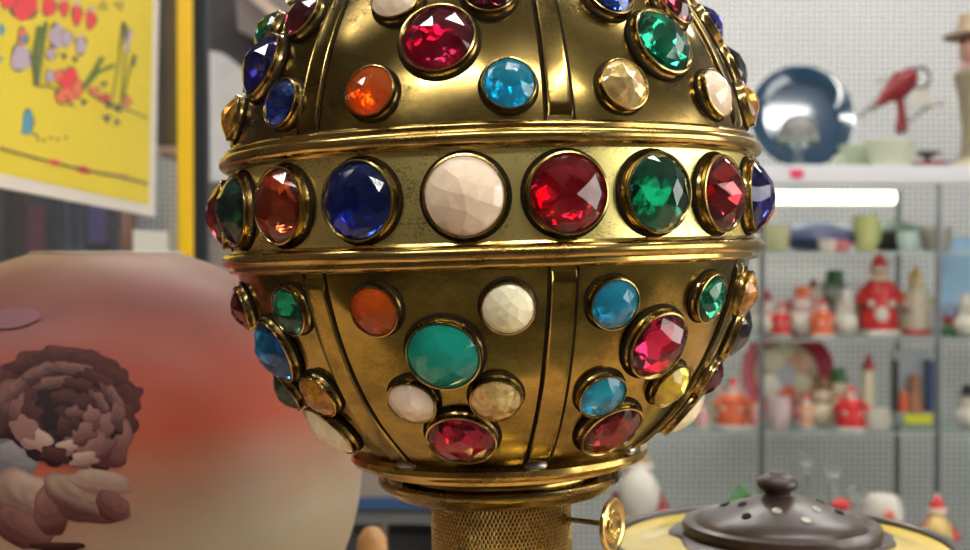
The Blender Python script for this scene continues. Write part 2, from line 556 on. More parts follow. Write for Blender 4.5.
# jewels ------------------------------------------------------------
J = {
 'ruby': ('ruby red', gem_glass('glass_ruby', (0.42, 0.004, 0.03))),
 'red': ('bright red', gem_glass('glass_red', (0.75, 0.004, 0.02))),
 'darkred': ('dark red', gem_glass('glass_dark_red', (0.20, 0.006, 0.008))),
 'maroon': ('maroon', gem_glass('glass_maroon', (0.10, 0.004, 0.008))),
 'redbrown': ('brownish red', gem_glass('glass_brown_red', (0.50, 0.045, 0.01))),
 'orange': ('orange', gem_glass('glass_orange', (1.0, 0.12, 0.005), 0.22)),
 'amber': ('amber', jewel_mat('glass_amber', (0.80, 0.36, 0.03), crackle=0.6, metal=0.5)),
 'yellow': ('yellow', jewel_mat('glass_yellow', (1.0, 0.78, 0.05), crackle=0.3, metal=0.3)),
 'champagne': ('pale champagne', jewel_mat('glass_champagne', (0.98, 0.72, 0.28), crackle=0.5, metal=0.4, shard=0.4)),
 'cream': ('cream white', jewel_mat('glass_cream', (0.95, 0.70, 0.52), metal=0.0, rough=0.25, shard=0.05, sss=0.3, var=1.15)),
 'litcream': ('brightened cream', jewel_mat('glass_lit_cream', (1.0, 0.88, 0.55), metal=0.0, rough=0.3, shard=0.02, scale=40, sss=0.3, var=1.2)),  # brighter copy of cream, light through the glass put into its colour
 'blue': ('sapphire blue', gem_glass('glass_blue', (0.008, 0.035, 0.36))),
 'sky': ('bright blue', gem_glass('glass_bright_blue', (0.005, 0.16, 0.62))),
 'navy': ('dark navy blue', gem_glass('glass_navy', (0.008, 0.008, 0.16))),
 'black': ('blackish', gem_glass('glass_black', (0.015, 0.012, 0.016))),
 'turquoise': ('turquoise', gem_glass('glass_turquoise', (0.01, 0.42, 0.70), 0.25)),
 'aqua': ('aqua green', gem_glass('glass_aqua', (0.01, 0.72, 0.55), 0.22)),
 'green': ('emerald green', gem_glass('glass_green', (0.003, 0.20, 0.09))),
 'darkgreen': ('dark green', gem_glass('glass_dark_green', (0.005, 0.05, 0.04))),
}
GEMSET = ()
OPAQUE = ('cream', 'litcream', 'amber', 'yellow', 'champagne')
reflector_m = mat('added_reflector', (0.9, 0.9, 0.9), 0.10, 1.0)  # reflector added behind the glass to keep the jewels from going dark
def gem_bm(r, H, smooth=False):
    bm = B()
    j = lambda s: random.uniform(-s, s)
    pts = [(j(.05) * r, j(.05) * r, H)]
    a0 = random.uniform(0, 1)
    dome = lambda q: H * (1 - q ** 1.7) ** 0.75
    for n, q, off in ((6, 0.42, 0), (10, 0.80, 0.25), (16, 0.965, 0.1)):
        for k in range(n):
            qq = q + j(0.02)
            a = a0 + (k + off) * 2 * PI / n + j(0.06)
            pts.append((r * qq * math.cos(a), r * qq * math.sin(a), dome(qq)))
    for k in range(30):
        a = a0 + k * 2 * PI / 30
        pts.append((r * math.cos(a), r * math.sin(a), 0.06 * H))
        pts.append((r * math.cos(a), r * math.sin(a), -0.10 * H))
    vs = [bm.verts.new(p) for p in pts]
    bmesh.ops.convex_hull(bm, input=vs)
    return bm
def bezel_bm(r, seat):
    return lathe(B(), [(r * 1.13, -seat - 0.0015), (r * 1.12, -seat + 0.0004), (r * 1.07, -seat * 0.6), (r * 1.065, -0.0006), (r * 1.085, 0.0), (r * 1.075, 0.0006), (r * 1.03, 0.0008), (r * 0.995, 0.0004), (r * 0.995, -0.001)], 40)
def dark_ring_bm(r, seat):  # near-black ring laid around the foot of the bezel
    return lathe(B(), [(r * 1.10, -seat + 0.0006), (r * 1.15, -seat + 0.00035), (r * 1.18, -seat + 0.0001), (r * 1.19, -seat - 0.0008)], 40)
def place_jewel(th, z, r, key, H=None, seat=None, kind='round'):
    th = math.radians(th)
    rr = prof_r(z)
    if Z_LO < z < Z_UP:
        rr, nz = 0.1056, Vector((1, 0, 0))
    else:
        nz = Vector((rr / A / A, 0, (z - ZC) / CC / CC)).normalized()
    radial = Vector((math.sin(th), -math.cos(th), 0))
    n = (radial * nz.x + Vector((0, 0, nz.z))).normalized()
    H = H or r * 0.55
    seat = seat or 0.0027
    pos = radial * rr + Vector((0, 0, z)) + n * seat
    t = Vector((math.cos(th), math.sin(th), 0))
    b = n.cross(t)
    M = Matrix(((t.x, b.x, n.x, pos.x), (t.y, b.y, n.y, pos.y), (t.z, b.z, n.z, pos.z), (0, 0, 0, 1)))
    o = obj('jewel', gem_bm(r, H), J[key][1], lamp, False)
    o.matrix_basis = M
    o['label'] = 'round ' + J[key][0] + ' faceted glass jewel'
    if 'gem' in GEMSET or J[key][1].name.startswith('glass_') and key not in OPAQUE:
        fb = B()
        dp = seat * 0.75
        vs = [fb.verts.new((0, 0, -dp))]
        for q, n in ((0.5, 8), (1.0, 16)):
            for k in range(n):
                a = 2 * PI * (k + 0.3 * n / 8) / n
                vs.append(fb.verts.new((r * q * math.cos(a), r * q * math.sin(a), (-dp * random.uniform(0.35, 0.95) if q == 0.5 else 0) - 0.0004)))
        for k in range(8):
            fb.faces.new((vs[0], vs[1 + k], vs[1 + (k + 1) % 8]))
            a, b2, c2 = vs[9 + 2 * k], vs[9 + (2 * k + 1) % 16], vs[9 + (2 * k + 2) % 16]
            fb.faces.new((vs[1 + k], a, b2)); fb.faces.new((vs[1 + k], b2, vs[1 + (k + 1) % 8])); fb.faces.new((vs[1 + (k + 1) % 8], b2, c2))
        obj('reflector_back', fb, reflector_m, o, False)
    z_ = obj('bezel', bezel_bm(r, seat), brass_bez, o)
    obj('dark_edge', dark_ring_bm(r, seat), dark_groove, z_)
    return o
mid = {-6: 'blue', -5: 'green', -4: 'maroon', -3: 'darkgreen', -2: 'redbrown', -1: 'blue', 0: 'cream', 1: 'red', 2: 'green', 3: 'darkred', 4: 'navy', 5: 'orange', 6: 'cream'}
for k, c in mid.items():
    place_jewel(-5.0 + (18.05 if k > 0 else 19.7 - 0.35 * max(0, -k - 1)) * k, E0 + 0.0203, 0.0129, c, 0.0074, 0.0031)
RL, RS = 0.0122, 0.0086
# per panel: small left, small right, large, lower left, lower right, end
low = {-2: ('champagne', 'amber', 'ruby', 'turquoise', 'green', 'ruby'), -1: ('maroon', 'green', 'sky', 'darkgreen', 'amber', 'litcream'), 0: ('orange', 'litcream', 'aqua', 'cream', 'champagne', 'ruby'),
       1: ('turquoise', 'green', 'ruby', 'turquoise', 'yellow', 'darkred'), 2: ('amber', 'blue', 'black', 'maroon', 'orange', 'litcream'), 3: ('green', 'orange', 'aqua', 'cream', 'yellow', 'ruby')}
upp = {-2: ('green', 'turquoise', 'aqua', 'orange', 'cream', 'litcream'), -1: ('amber', 'blue', 'navy', 'darkgreen', 'maroon', 'cream'), 0: ('orange', 'turquoise', 'ruby', 'cream', 'maroon', 'green'),
       1: ('champagne', 'cream', 'green', 'blue', 'maroon', 'ruby'), 2: ('amber', 'green', 'black', 'navy', 'cream', 'litcream'), 3: ('orange', 'blue', 'ruby', 'amber', 'green', 'cream')}
for k, c in low.items():
    c0 = -10.9 + (47.6 if k < 1 else 46.3) * k
    place_jewel(c0 - 12.7, E0 - 0.0162, RS, c[0]); place_jewel(c0 + 13.0, E0 - 0.0162, RS, c[1])
    place_jewel(c0, E0 - 0.0315, RL, c[2])
    place_jewel(c0 - 9.3 - (1.8 if k > 0 else 0), E0 - 0.0482, RS, c[3]); place_jewel(c0 + 10.2, E0 - 0.0475, RS, c[4])
    place_jewel(c0 + (-3.5 if k > 0 else 0.6), E0 - 0.0625, 0.0119, c[5], 0.0052)
for k, c in upp.items():
    c0 = -9.9 + 48.2 * k
    place_jewel(c0 - 12.7, E0 + 0.0562, RS, c[0]); place_jewel(c0 + 13.3, E0 + 0.0562, RS, c[1])
    place_jewel(c0, E0 + 0.0728, RL, c[2])
    place_jewel(c0 - 10.2, E0 + 0.0888, RS, c[3]); place_jewel(c0 + 10.4, E0 + 0.0888, RS, c[4])
    place_jewel(c0, E0 + 0.1040, 0.0100, c[5], 0.0042)

# ------------------------------------------------------------------ frosted glass shade with painted rose
SD = 0.72
SA, SCC = 0.1490, 0.1350
sx, sy = (107 - 485) / F * SD, SD - DIST
sz = 0.28 - 0.1275            # centre height over the counter
shade = thing('glass_lamp_shade', 'large frosted glass ball shade with painted dusky rose, left of the jewelled lamp', 'lamp shade', (sx, sy, CT))
sh_m = mat('painted_frosted_glass', (0.6, 0.5, 0.4), 0.5, 0.0, 0.05, 0.25)
nt = sh_m.node_tree
bs = nt.nodes['Principled BSDF']
tc = nt.nodes.new('ShaderNodeTexCoord'); sp = nt.nodes.new('ShaderNodeSeparateXYZ')
nt.links.new(tc.outputs['Object'], sp.inputs[0])
nz_ = nt.nodes.new('ShaderNodeTexNoise'); nz_.inputs['Scale'].default_value = 9; nz_.inputs['Detail'].default_value = 3
nt.links.new(tc.outputs['Object'], nz_.inputs['Vector'])
# colour runs from top to bottom with cloudy edge, and fades towards the right hand side of the ball
hgt = mth('ADD', mth('MULTIPLY', mth('SUBTRACT', sp.outputs['Z'], sz), 1 / SCC), mth('MULTIPLY', mth('SUBTRACT', nz_.outputs['Fac'], 0.5), 0.35))
hgt = mth('SUBTRACT', hgt, mth('MULTIPLY', sp.outputs['X'], 0.7))
rp = nt.nodes.new('ShaderNodeValToRGB')
mr = mth('ADD', mth('MULTIPLY', hgt, 0.5), 0.5)
nt.links.new(mr, rp.inputs['Fac'])
cr = rp.color_ramp
cr.elements[0].position = 0.0; cr.elements[0].color = (0.44, 0.41, 0.29, 1)
cr.elements[1].position = 1.0; cr.elements[1].color = (0.24, 0.15, 0.10, 1)
for p, c in ((0.40, (0.42, 0.36, 0.26)), (0.50, (0.34, 0.20, 0.13)), (0.62, (0.36, 0.065, 0.03)), (0.76, (0.25, 0.045, 0.025)), (0.86, (0.15, 0.040, 0.030)), (0.93, (0.17, 0.075, 0.055))):
    e = cr.elements.new(p); e.color = (*c, 1)
nt.links.new(rp.outputs['Color'], bs.inputs['Base Color'])
bs.inputs['Specular IOR Level'].default_value = 0.25
top = 0.955
pr = []
for i in range(60):
    z = -top + 2 * top * i / 59
    pr.append((SA * math.sqrt(1 - z * z), sz + SCC * z))
pr = [(0.030, sz - SCC * top)] + pr + [(pr[-1][0] - 0.0015, sz + SCC * top + 0.0008), (pr[-1][0] - 0.004, sz + SCC * top - 0.001)]
obj('glass_ball', lathe(B(), pr, 128), sh_m, shade)
obj('shade_rim', torus(B(), SA * math.sqrt(1 - top * top) - .002, 0.0014, sz + SCC * top + 0.0006, 96, 10), mat('rim_glass', (0.30, 0.24, 0.18), 0.3, coat=0.5), shade)
obj('shade_base', lathe(B(), [(0.046, sz - SCC * top + 0.002), (0.050, sz - SCC * top - 0.004), (0.056, 0.012), (0.062, 0.008), (0.064, 0.0), (0, 0)], 96), brass_ring, shade)

def on_shade(px, py, off):
    o = Vector((0, -DIST, EYE)); d = (P(px, py, 1.0) - o)
    S = Vector((1 / (SA + off), 1 / (SA + off), 1 / (SCC + off)))
    c = Vector((sx, sy, CT + sz))
    o2 = Vector(((o.x - c.x) * S.x, (o.y - c.y) * S.y, (o.z - c.z) * S.z)); d2 = Vector((d.x * S.x, d.y * S.y, d.z * S.z))
    a, b_, c_ = d2.dot(d2), o2.dot(d2), o2.dot(o2) - 1
    t = (-b_ - math.sqrt(max(0, b_ * b_ - a * c_))) / a
    return o + d * t - Vector((sx, sy, CT))
paint = bpy.data.materials.new('rose_paint')
paint.use_nodes = True
pb = paint.node_tree.nodes['Principled BSDF']
at = paint.node_tree.nodes.new('ShaderNodeVertexColor'); at.layer_name = 'paint'
paint.node_tree.links.new(at.outputs['Color'], pb.inputs['Base Color'])
pb.inputs['Roughness'].default_value = 0.5
pb.inputs['Specular IOR Level'].default_value = 0.12
def rose():
    bm = B()
    lay = bm.loops.layers.float_color.new('paint')
    n = [0]
    def petal(cx, cy, rx, ry, ang, c_in, c_out, wav=0.10, lobes=3):
        n[0] += 1
        off = 0.00012 + 0.000016 * n[0]
        ca, sa = math.cos(math.radians(ang)), math.sin(math.radians(ang))
        K_, R_ = 36, 6
        ph = random.uniform(0, 6)
        ctr = bm.verts.new(on_shade(cx, cy, off))
        rows = []
        for i in range(1, R_ + 1):
            row = []
            for k in range(K_):
                t = 2 * PI * k / K_
                wv = 1 + wav * math.sin(lobes * t + ph) + wav * 0.5 * math.sin(7 * t + 2 * ph)
                q = i / R_
                x, y = rx * math.cos(t) * q * (1 + (wv - 1) * q), ry * math.sin(t) * q * (1 + (wv - 1) * q)
                row.append((bm.verts.new(on_shade(cx + x * ca - y * sa, cy + x * sa + y * ca, off)), q, math.sin(t)))
            rows.append(row)
        def col(q, s):
            # petal paler along the turned upper edge, deeper at its base, as painted
            m = min(1, max(0, 0.5 - 0.62 * s * q + 0.1 * math.sin(q * 9 + s * 5 + ph)))
            if q > 0.93: m *= 0.5
            return [c_in[i] + (c_out[i] - c_in[i]) * m for i in range(3)] + [1]
        for k in range(K_):
            a, b_ = rows[0][k], rows[0][(k + 1) % K_]
            f = bm.faces.new((ctr, a[0], b_[0]))
            for l, s in zip(f.loops, ((0, 0), a[1:], b_[1:])): l[lay] = col(*s)
        for r0, r1 in zip(rows[:-1], rows[1:]):
            for k in range(K_):
                q4 = (r0[k], r1[k], r1[(k + 1) % K_], r0[(k + 1) % K_])
                f = bm.faces.new([q[0] for q in q4])
                for l, s in zip(f.loops, q4): l[lay] = col(*s[1:])
    D1, M1, L1, XL = (0.014, 0.003, 0.004), (0.075, 0.020, 0.017), (0.22, 0.105, 0.085), (0.40, 0.28, 0.21)
    G1, G2 = (0.10, 0.095, 0.10), (0.24, 0.21, 0.21)
    H1 = (0.17, 0.075, 0.06)
    # grey leaves and petals at left
    petal(8, 456, 30, 20, 24, G1, G2, 0.08, 4); petal(2, 430, 22, 14, -10, G1, G2, 0.08, 3)
    # outer skirt, back to front
    for cx, cy, rx, ry, an in ((14, 376, 26, 14, -35), (34, 362, 28, 12, -14), (66, 358, 30, 12, 4), (94, 364, 26, 12, 14), (112, 378, 24, 13, 30), (124, 400, 17, 19, 60), (120, 424, 17, 24, 20), (104, 450, 24, 22, -30)):
        petal(cx, cy, rx, ry, an, D1, M1, 0.12, 5)
    petal(22, 410, 32, 36, 18, D1, H1, 0.09, 5); petal(108, 442, 24, 28, 24, M1, L1, 0.09, 4)
    petal(64, 415, 54, 50, 0, D1, M1, 0.06, 7)
    # lower open petals
    petal(28, 502, 42, 30, 30, M1, XL, 0.07, 4); petal(22, 528, 32, 18, 28, M1, L1, 0.08, 3); petal(50, 512, 16, 26, -14, M1, L1, 0.06, 3)
    petal(86, 498, 44, 24, 20, M1, XL, 0.08, 4); petal(100, 482, 32, 13, 8, L1, XL, 0.07, 5); petal(112, 506, 18, 14, 35, M1, L1, 0.07, 3)
    # rows of ruffled cup petals
    for cx, cy, rx, ry, an, ci, co in (
        (24, 384, 24, 9, -42, D1, H1), (44, 372, 24, 8, -20, D1, H1), (72, 370, 24, 8, 6, D1, H1), (98, 380, 20, 8, 26, D1, M1), (112, 398, 18, 8, 52, D1, H1), (116, 420, 9, 18, 10, D1, H1),
        (30, 398, 18, 8, -45, D1, M1), (54, 384, 20, 8, -10, D1, H1), (80, 386, 18, 7, 14, D1, M1), (98, 402, 14, 8, 52, D1, H1),
        (16, 414, 9, 20, 16, D1, H1), (30, 414, 10, 18, 24, D1, M1), (104, 428, 9, 16, 6, M1, L1),
        (34, 438, 20, 12, 26, L1, XL), (24, 428, 14, 12, 10, H1, L1), (96, 450, 20, 15, -28, M1, L1), (84, 460, 14, 9, -10, H1, XL),
        (48, 400, 12, 12, 15, D1, D1), (64, 398, 14, 8, 5, D1, M1), (84, 404, 11, 10, -8, D1, M1), (92, 418, 9, 12, -8, M1, L1),
        (80, 434, 16, 12, -16, M1, L1), (62, 428, 11, 12, 10, D1, M1), (50, 420, 9, 12, 0, D1, D1), (74, 414, 9, 8, 0, D1, H1), (66, 448, 11, 8, -10, H1, XL), (54, 456, 15, 10, 10, D1, M1), (74, 424, 6, 7, 0, D1, M1)):
        petal(cx, cy, rx, ry, an, ci, co, 0.14, 5)
    petal(58, 547, 28, 5, 0, D1, M1); petal(12, 318, 28, 10, -6, (0.17, 0.075, 0.085), (0.18, 0.08, 0.09), 0.03, 2)
    return bm
obj('painted_rose', rose(), paint, shade)

# ------------------------------------------------------------------ brown and yellow pot with pierced lid
PDp = 0.62
px0 = (782 - 485) / F * PDp
pot = thing('lidded_pot', 'yellow ceramic pot with pierced dark brown lid and knob, right of the lamp', 'pot', (px0, PDp - DIST, CT), 0)
br_m = mat('brown_glaze', (0.050, 0.030, 0.024), 0.36, 0.0, 0.3, 0.25, noise=0.25, nscale=40)
ye_m = mat('yellow_glaze', (0.80, 0.60, 0.10), 0.3, 0.0, 0.6, 0.1, noise=0.1, nscale=30)
h0 = 0.28
bm = lathe(B(), [(0.0, 0.0), (0.055, 0.0), (0.058, 0.004), (0.082, 0.05), (0.088, 0.09), (0.0885, 0.126), (0.086, 0.1335), (0.083, 0.1335), (0.079, 0.1318), (0.068, 0.1335), (0.053, 0.1385)], 96)
obj('bowl', bm, ye_m, pot)
bm = torus(B(), 0.0862, 0.0034, 0.1330, 96, 12)
obj('brown_edge', bm, br_m, pot)
bm = B()
n = 40
vs0, vs1, vs2 = [], [], []
for k in range(96):
    a = 2 * PI * k / 96
    dr = 0.0025 * math.sin(5 * a + 1) + 0.002 * math.sin(11 * a)
    ro = 0.0560 + dr * 0.6
    zz = 0.1385 - (ro - 0.053) * 0.33 + 0.0016
    vs0.append(bm.verts.new((0.046 * math.cos(a), 0.046 * math.sin(a), 0.1395)))
    vs1.append(bm.verts.new((0.053 * math.cos(a), 0.053 * math.sin(a), 0.1398)))
    vs2.append(bm.verts.new((ro * math.cos(a), ro * math.sin(a), zz - 0.001)))
for k in range(96):
    k2 = (k + 1) % 96
    bm.faces.new((vs0[k], vs0[k2], vs1[k2], vs1[k])); bm.faces.new((vs1[k], vs1[k2], vs2[k2], vs2[k]))
obj('brown_drip_collar', bm, br_m, pot)
lid_e = [(0.0490, 0.1385), (0.0500, 0.1425), (0.0492, 0.1448), (0.0468, 0.1460), (0.0440, 0.1452), (0.0425, 0.1438), (0.0415, 0.1450), (0.0395, 0.1472), (0.0330, 0.1500), (0.0250, 0.1532), (0.0170, 0.1562), (0.0110, 0.1580), (0.0072, 0.1592), (0.0, 0.1600)]
lid = obj('lid', lathe(B(), lid_e, 96), br_m, pot)
lid.location = (0, 0, 0.0); 
kb = lathe(B(), [(0.0080, 0.1585), (0.0066, 0.1600), (0.0072, 0.1612), (0.0098, 0.1630), (0.0104, 0.1650), (0.0094, 0.1672), (0.0068, 0.1690), (0.0046, 0.1698), (0.0040, 0.1708), (0.0, 0.1714)], 40)
obj('lid_knob', kb, br_m, lid, True, (-0.002, 0, 0))
hole_m = mat('hole_shadow', (0.008, 0.006, 0.005), 0.9)
hole_l = mat('hole_light', (0.55, 0.55, 0.46), 0.3)  # pale discs painted as light showing through some holes
for k in range(12):
    a = 2 * PI * (k + 0.35) / 12
    r = 0.0285 if k % 2 else 0.021
    zz = 0.1520 if k % 2 else 0.1548
    M = Matrix.Translation((r * math.cos(a), r * math.sin(a), zz)) @ Matrix.Rotation(a, 4, 'Z') @ Matrix.Rotation(math.radians(22), 4, 'Y')
    pale = k in (8, 9, 10)
    obj('vent_hole', lathe(B(), [(0, 0.0002), (0.0019, 0.0002), (0.0023, 0.0005), (0.0025, -0.0002)], 20, M), hole_l if pale else hole_m, lid)

# small wooden peg behind the shade
p = P(372, 526, 0.80)
wood_t = mat('tan_wood', (0.55, 0.30, 0.11), 0.45, noise=0.25, nscale=60)
hh = p.z - CT
o = obj('wooden_peg', lathe(B(), [(0, 0), (0.009, 0.001), (0.013, 0.012), (0.0125, hh * .6), (0.0095, hh - 0.008), (0.005, hh - 0.0015), (0, hh)], 32), wood_t, None, True, (p.x, p.y, CT))
tag(o, 'small tan rounded wooden peg standing between the frosted shade and the lamp neck', 'wooden peg')

# ------------------------------------------------------------------ left side: glass partition, poster
PA, PB = Vector((-0.397, 1.0 - DIST, 0)), Vector((-0.459, 1.7 - DIST, 0))
pdir = (PB - PA).normalized()
pn = Vector((pdir.y, -pdir.x, 0))          # towards the room
def on_wall(px, py, off=0.0):
    o = Vector((0, -DIST, EYE)); d = P(px, py, 1.0) - o
    base = PA + pn * off
    t = (base - o).dot(pn) / d.dot(pn)
    return o + d * t
paper_m = mat('poster_paper', (0.80, 0.72, 0.62), 0.55, coat=0.25, coat_rough=0.2)
yel_m = mat('poster_yellow', (0.78, 0.60, 0.012), 0.6, noise=0.05, nscale=6, coat=0.06, coat_rough=0.2)
poster = thing('poster', 'yellow poster with red berries, flowers and a bird, white border', 'poster', on_wall(155, 217))
po = poster.location.copy()
def quad_slab(pts, th, m, name, par):
    bm = B()
    f = [bm.verts.new(q - po) for q in pts]
    g = [bm.verts.new(q - po - pn * th) for q in pts]
    bm.faces.new(f); bm.faces.new(g[::-1])
    for i in range(4):
        j = (i + 1) % 4
        bm.faces.new((f[i], g[i], g[j], f[j]))
    return obj(name, bm, m, par, False)
quad_slab([on_wall(-60, 176), on_wall(155, 217), on_wall(163, -190), on_wall(-60, -260)], 0.002, paper_m, 'paper', poster)
quad_slab([on_wall(-60, 160, .0006), on_wall(149, 205, .0006), on_wall(157, -170, .0006), on_wall(-60, -240, .0006)], 0.0003, yel_m, 'yellow_ground', poster)
art_cols = {'red': (0.80, 0.03, 0.04), 'mauve': (0.50, 0.38, 0.46), 'green': (0.11, 0.16, 0.02), 'dark': (0.10, 0.07, 0.05), 'blue': (0.08, 0.30, 0.42), 'coral': (0.80, 0.17, 0.06), 'ochre': (0.45, 0.33, 0.02)}
art_m = [mat('ink_' + k, v, 0.55) for k, v in art_cols.items()]
keys = list(art_cols)
art = B()
lv = [0]
def blob(cx, cy, rx, ry, ang, key, wob=0.12, n=18):
    lv[0] += 1
    off = 0.0009 + 0.00003 * (lv[0] % 40)
    ca, sa = math.cos(math.radians(ang)), math.sin(math.radians(ang))
    ph = random.uniform(0, 6)
    vs = []
    for k in range(n):
        t = 2 * PI * k / n
        q = 1 + wob * math.sin(3 * t + ph)
        x, y = rx * q * math.cos(t), ry * q * math.sin(t)
        vs.append(art.verts.new(on_wall(cx + x * ca - y * sa, cy + x * sa + y * ca, off) - po))
    f = art.faces.new(vs)
    f.material_index = keys.index(key)
def stroke(pts, wd, key):
    lv[0] += 1
    off = 0.0009 + 0.00003 * (lv[0] % 40)
    rows = []
    for i, (x, y) in enumerate(pts):
        a, b_ = pts[max(0, i - 1)], pts[min(len(pts) - 1, i + 1)]
        dx, dy = b_[0] - a[0], b_[1] - a[1]
        L = math.hypot(dx, dy) or 1
        nx, ny = -dy / L * wd / 2, dx / L * wd / 2
        rows.append((art.verts.new(on_wall(x + nx, y + ny, off) - po), art.verts.new(on_wall(x - nx, y - ny, off) - po)))
    for a, b_ in zip(rows[:-1], rows[1:]):
        f = art.faces.new((a[0], a[1], b_[1], b_[0]))
        f.material_index = keys.index(key)
for (x, y, rx, ry) in ((24, 6, 13, 14), (8, 2, 8, 6), (49, 6, 7, 10), (64, 8, 4.5, 8), (77, 15, 5, 10), (91, 20, 5, 9)):
    blob(x, y, rx + .8, ry + .8, 0, 'dark'); blob(x, y, rx, ry, 0, 'red')
for (x, y) in ((64, -1), (77, 4), (91, 9)):
    blob(x, y, 3, 2.5, 0, 'mauve')
for (x, y, rx, ry, c) in ((21, 58, 10, 13, 'mauve'), (23, 37, 5, 9, 'coral'), (24, 39, 3, 4, 'blue'), (57, 36, 7, 12, 'mauve'), (67, 38, 5, 8, 'mauve'), (81, 45, 5, 9, 'mauve'), (51, 54, 4, 6, 'mauve'),
                          (59, 76, 8, 6, 'coral'), (70, 80, 9, 12, 'red'), (66, 96, 11, 7, 'coral'), (78, 88, 5, 8, 'coral'), (50, 76, 4, 6, 'mauve'), (94, 91, 5, 4, 'coral'), (104, 98, 6, 4, 'red'), (127, 101, 4, 5, 'coral')):
    blob(x, y, rx + .9, ry + .9, 0, 'dark'); blob(x, y, rx, ry, 0, c)
for (x, y, r) in ((21, 58, 3), (59, 38, 2.5), (68, 40, 2), (81, 46, 2), (70, 86, 3), (72, 92, 4), (109, 104, 4), (118, 108, 4), (64, 56, 3), (75, 59, 3), (84, 102, 3), (107, 118, 4), (117, 122, 3), (103, 6, 5), (120, 5, 5), (104, 84, 3)):
    blob(x, y, r, r, 0, 'dark' if r != 5 else 'ochre', 0.3)
for pts, wd, c in (([(40, 26), (36, 50), (37, 85)], 6, 'green'), ([(46, 22), (43, 45), (38, 80)], 4, 'green'), ([(30, 55), (34, 72), (36, 86)], 1.6, 'dark'), ([(103, 57), (94, 72), (82, 90)], 4.5, 'green'), ([(115, 65), (98, 72), (84, 88)], 4, 'green'),
                   ([(122, 25), (119, 60), (112, 100)], 1.6, 'green'), ([(130, 26), (126, 50), (121, 100)], 1.6, 'green'), ([(134, 56), (127, 80), (122, 104)], 2, 'green'), ([(124, 22), (126, 40), (128, 52)], 4, 'dark'), ([(132, 30), (128, 42), (126, 52)], 4, 'mauve'), ([(135, 55), (133, 66)], 4, 'dark'),
                   ([(37, 86), (48, 86), (60, 90)], 1.6, 'dark'), ([(88, 92), (108, 104), (128, 110), (148, 118)], 1.8, 'dark'), ([(0, 148), (30, 156), (60, 164), (95, 172), (120, 176), (148, 184)], 2.2, 'dark'), ([(0, 25), (3, 29), (1, 34)], 5, 'blue'), ([(0, 58), (2, 60)], 5, 'blue'), ([(66, 96), (70, 104), (74, 106)], 2, 'dark')):
    stroke(pts, wd, c)
blob(54, 162, 5, 3, 10, 'red'); blob(84, 170, 7, 4, 15, 'red'); blob(125, 177, 3, 2.5, 10, 'coral')
blob(28, 122, 6, 13, 3, 'dark'); blob(28, 121, 5, 12, 3, 'blue'); blob(26, 131, 5, 4, 0, 'blue')
stroke([(30, 132), (38, 136)], 2, 'dark')
for x in (38, 44, 51, 58, 66):
    blob(x, 137 + (x % 5) * .8, 1.6, 1.6, 0, 'dark')
obj('printed_flowers', art, art_m, poster, False)

# glass partition carrying the poster, ending in a yellow post and a dark post
glass_m = clear_mat('pane_glass', (0.97, 0.98, 0.98), 0.05)
def slab_along(a, b_, th, z0, z1, m, name):
    bm = B()
    vs = []
    for z in (z0, z1):
        for q, s in ((a, 0), (b_, 0), (b_, 1), (a, 1)):
            v = q - pn * th * s
            vs.append(bm.verts.new((v.x, v.y, z)))
    for q in ((0, 1, 2, 3), (4, 5, 6, 7), (0, 1, 5, 4), (1, 2, 6, 5), (2, 3, 7, 6), (3, 0, 4, 7)):
        bm.faces.new([vs[i] for i in q])
    return struct(name, bm, m)
ga = PA - pdir * 0.25 - pn * 0.004
gb = PA + pdir * 0.95 - pn * 0.004
slab_along(ga, gb, 0.005, 0.95, 2.6, glass_m, 'window_1')
black_m = mat('black_paint', (0.02, 0.02, 0.022), 0.5)
slab_along(ga, gb, 0.03, 0.0, 0.95, black_m, 'trim_1')
slab_along(ga, gb, 0.03, 2.6, CEIL, black_m, 'trim_2')
pp = P(185.5, 200, 1.95)
obj_y = obj('yellow_post', box(B(), -0.0115, 0.0115, -0.006, 0.006, 0, CEIL, 0.001), mat('yellow_paint', (1.0, 0.62, 0.01), 0.45), None, False, (pp.x, pp.y, 0))
tag(obj_y, 'square yellow post at the end of the glass partition', 'post')
pp = P(201, 200, 2.0)
o = obj('dark_post', box(B(), -0.0125, 0.0125, -0.012, 0.012, 0, CEIL, 0.001), mat('navy_paint', (0.015, 0.022, 0.035), 0.5), None, False, (pp.x, pp.y, 0))
tag(o, 'dark navy post standing beside the yellow post', 'post')
def card(px_a, py_a, px_b, py_b, d, th, m, name, label, cat, bev=0.0, to_floor=False, group=None, ztop=None):
    a = P(px_a, py_b, d); b_ = P(px_b, py_a, d)
    z0 = 0 if to_floor else a.z
    o = obj(name, box(B(), -(b_.x - a.x) / 2, (b_.x - a.x) / 2, 0, th, 0, b_.z - z0, bev), m, None, False, ((a.x + b_.x) / 2, a.y, z0))
    tag(o, label, cat, group)
    return o
# notice on the glass
c_ = on_wall(151, 246, -0.012)
nb = B()
q4 = [on_wall(134, 262, .0008), on_wall(168, 262, .0008), on_wall(168, 231, .0008), on_wall(134, 230, .0008)]
po2 = q4[0]
f1 = [nb.verts.new(q - po2) for q in q4]; f2 = [nb.verts.new(q - po2 - pn * 0.001) for q in q4]
nb.faces.new(f1); nb.faces.new(f2[::-1])
for i in range(4):
    nb.faces.new((f1[i], f2[i], f2[(i + 1) % 4], f1[(i + 1) % 4]))
o = obj('notice_card', nb, mat('card_white', (0.72, 0.68, 0.60), 0.6), None, False, po2)
tag(o, 'small plain cream card stuck on the glass below the poster', 'card')

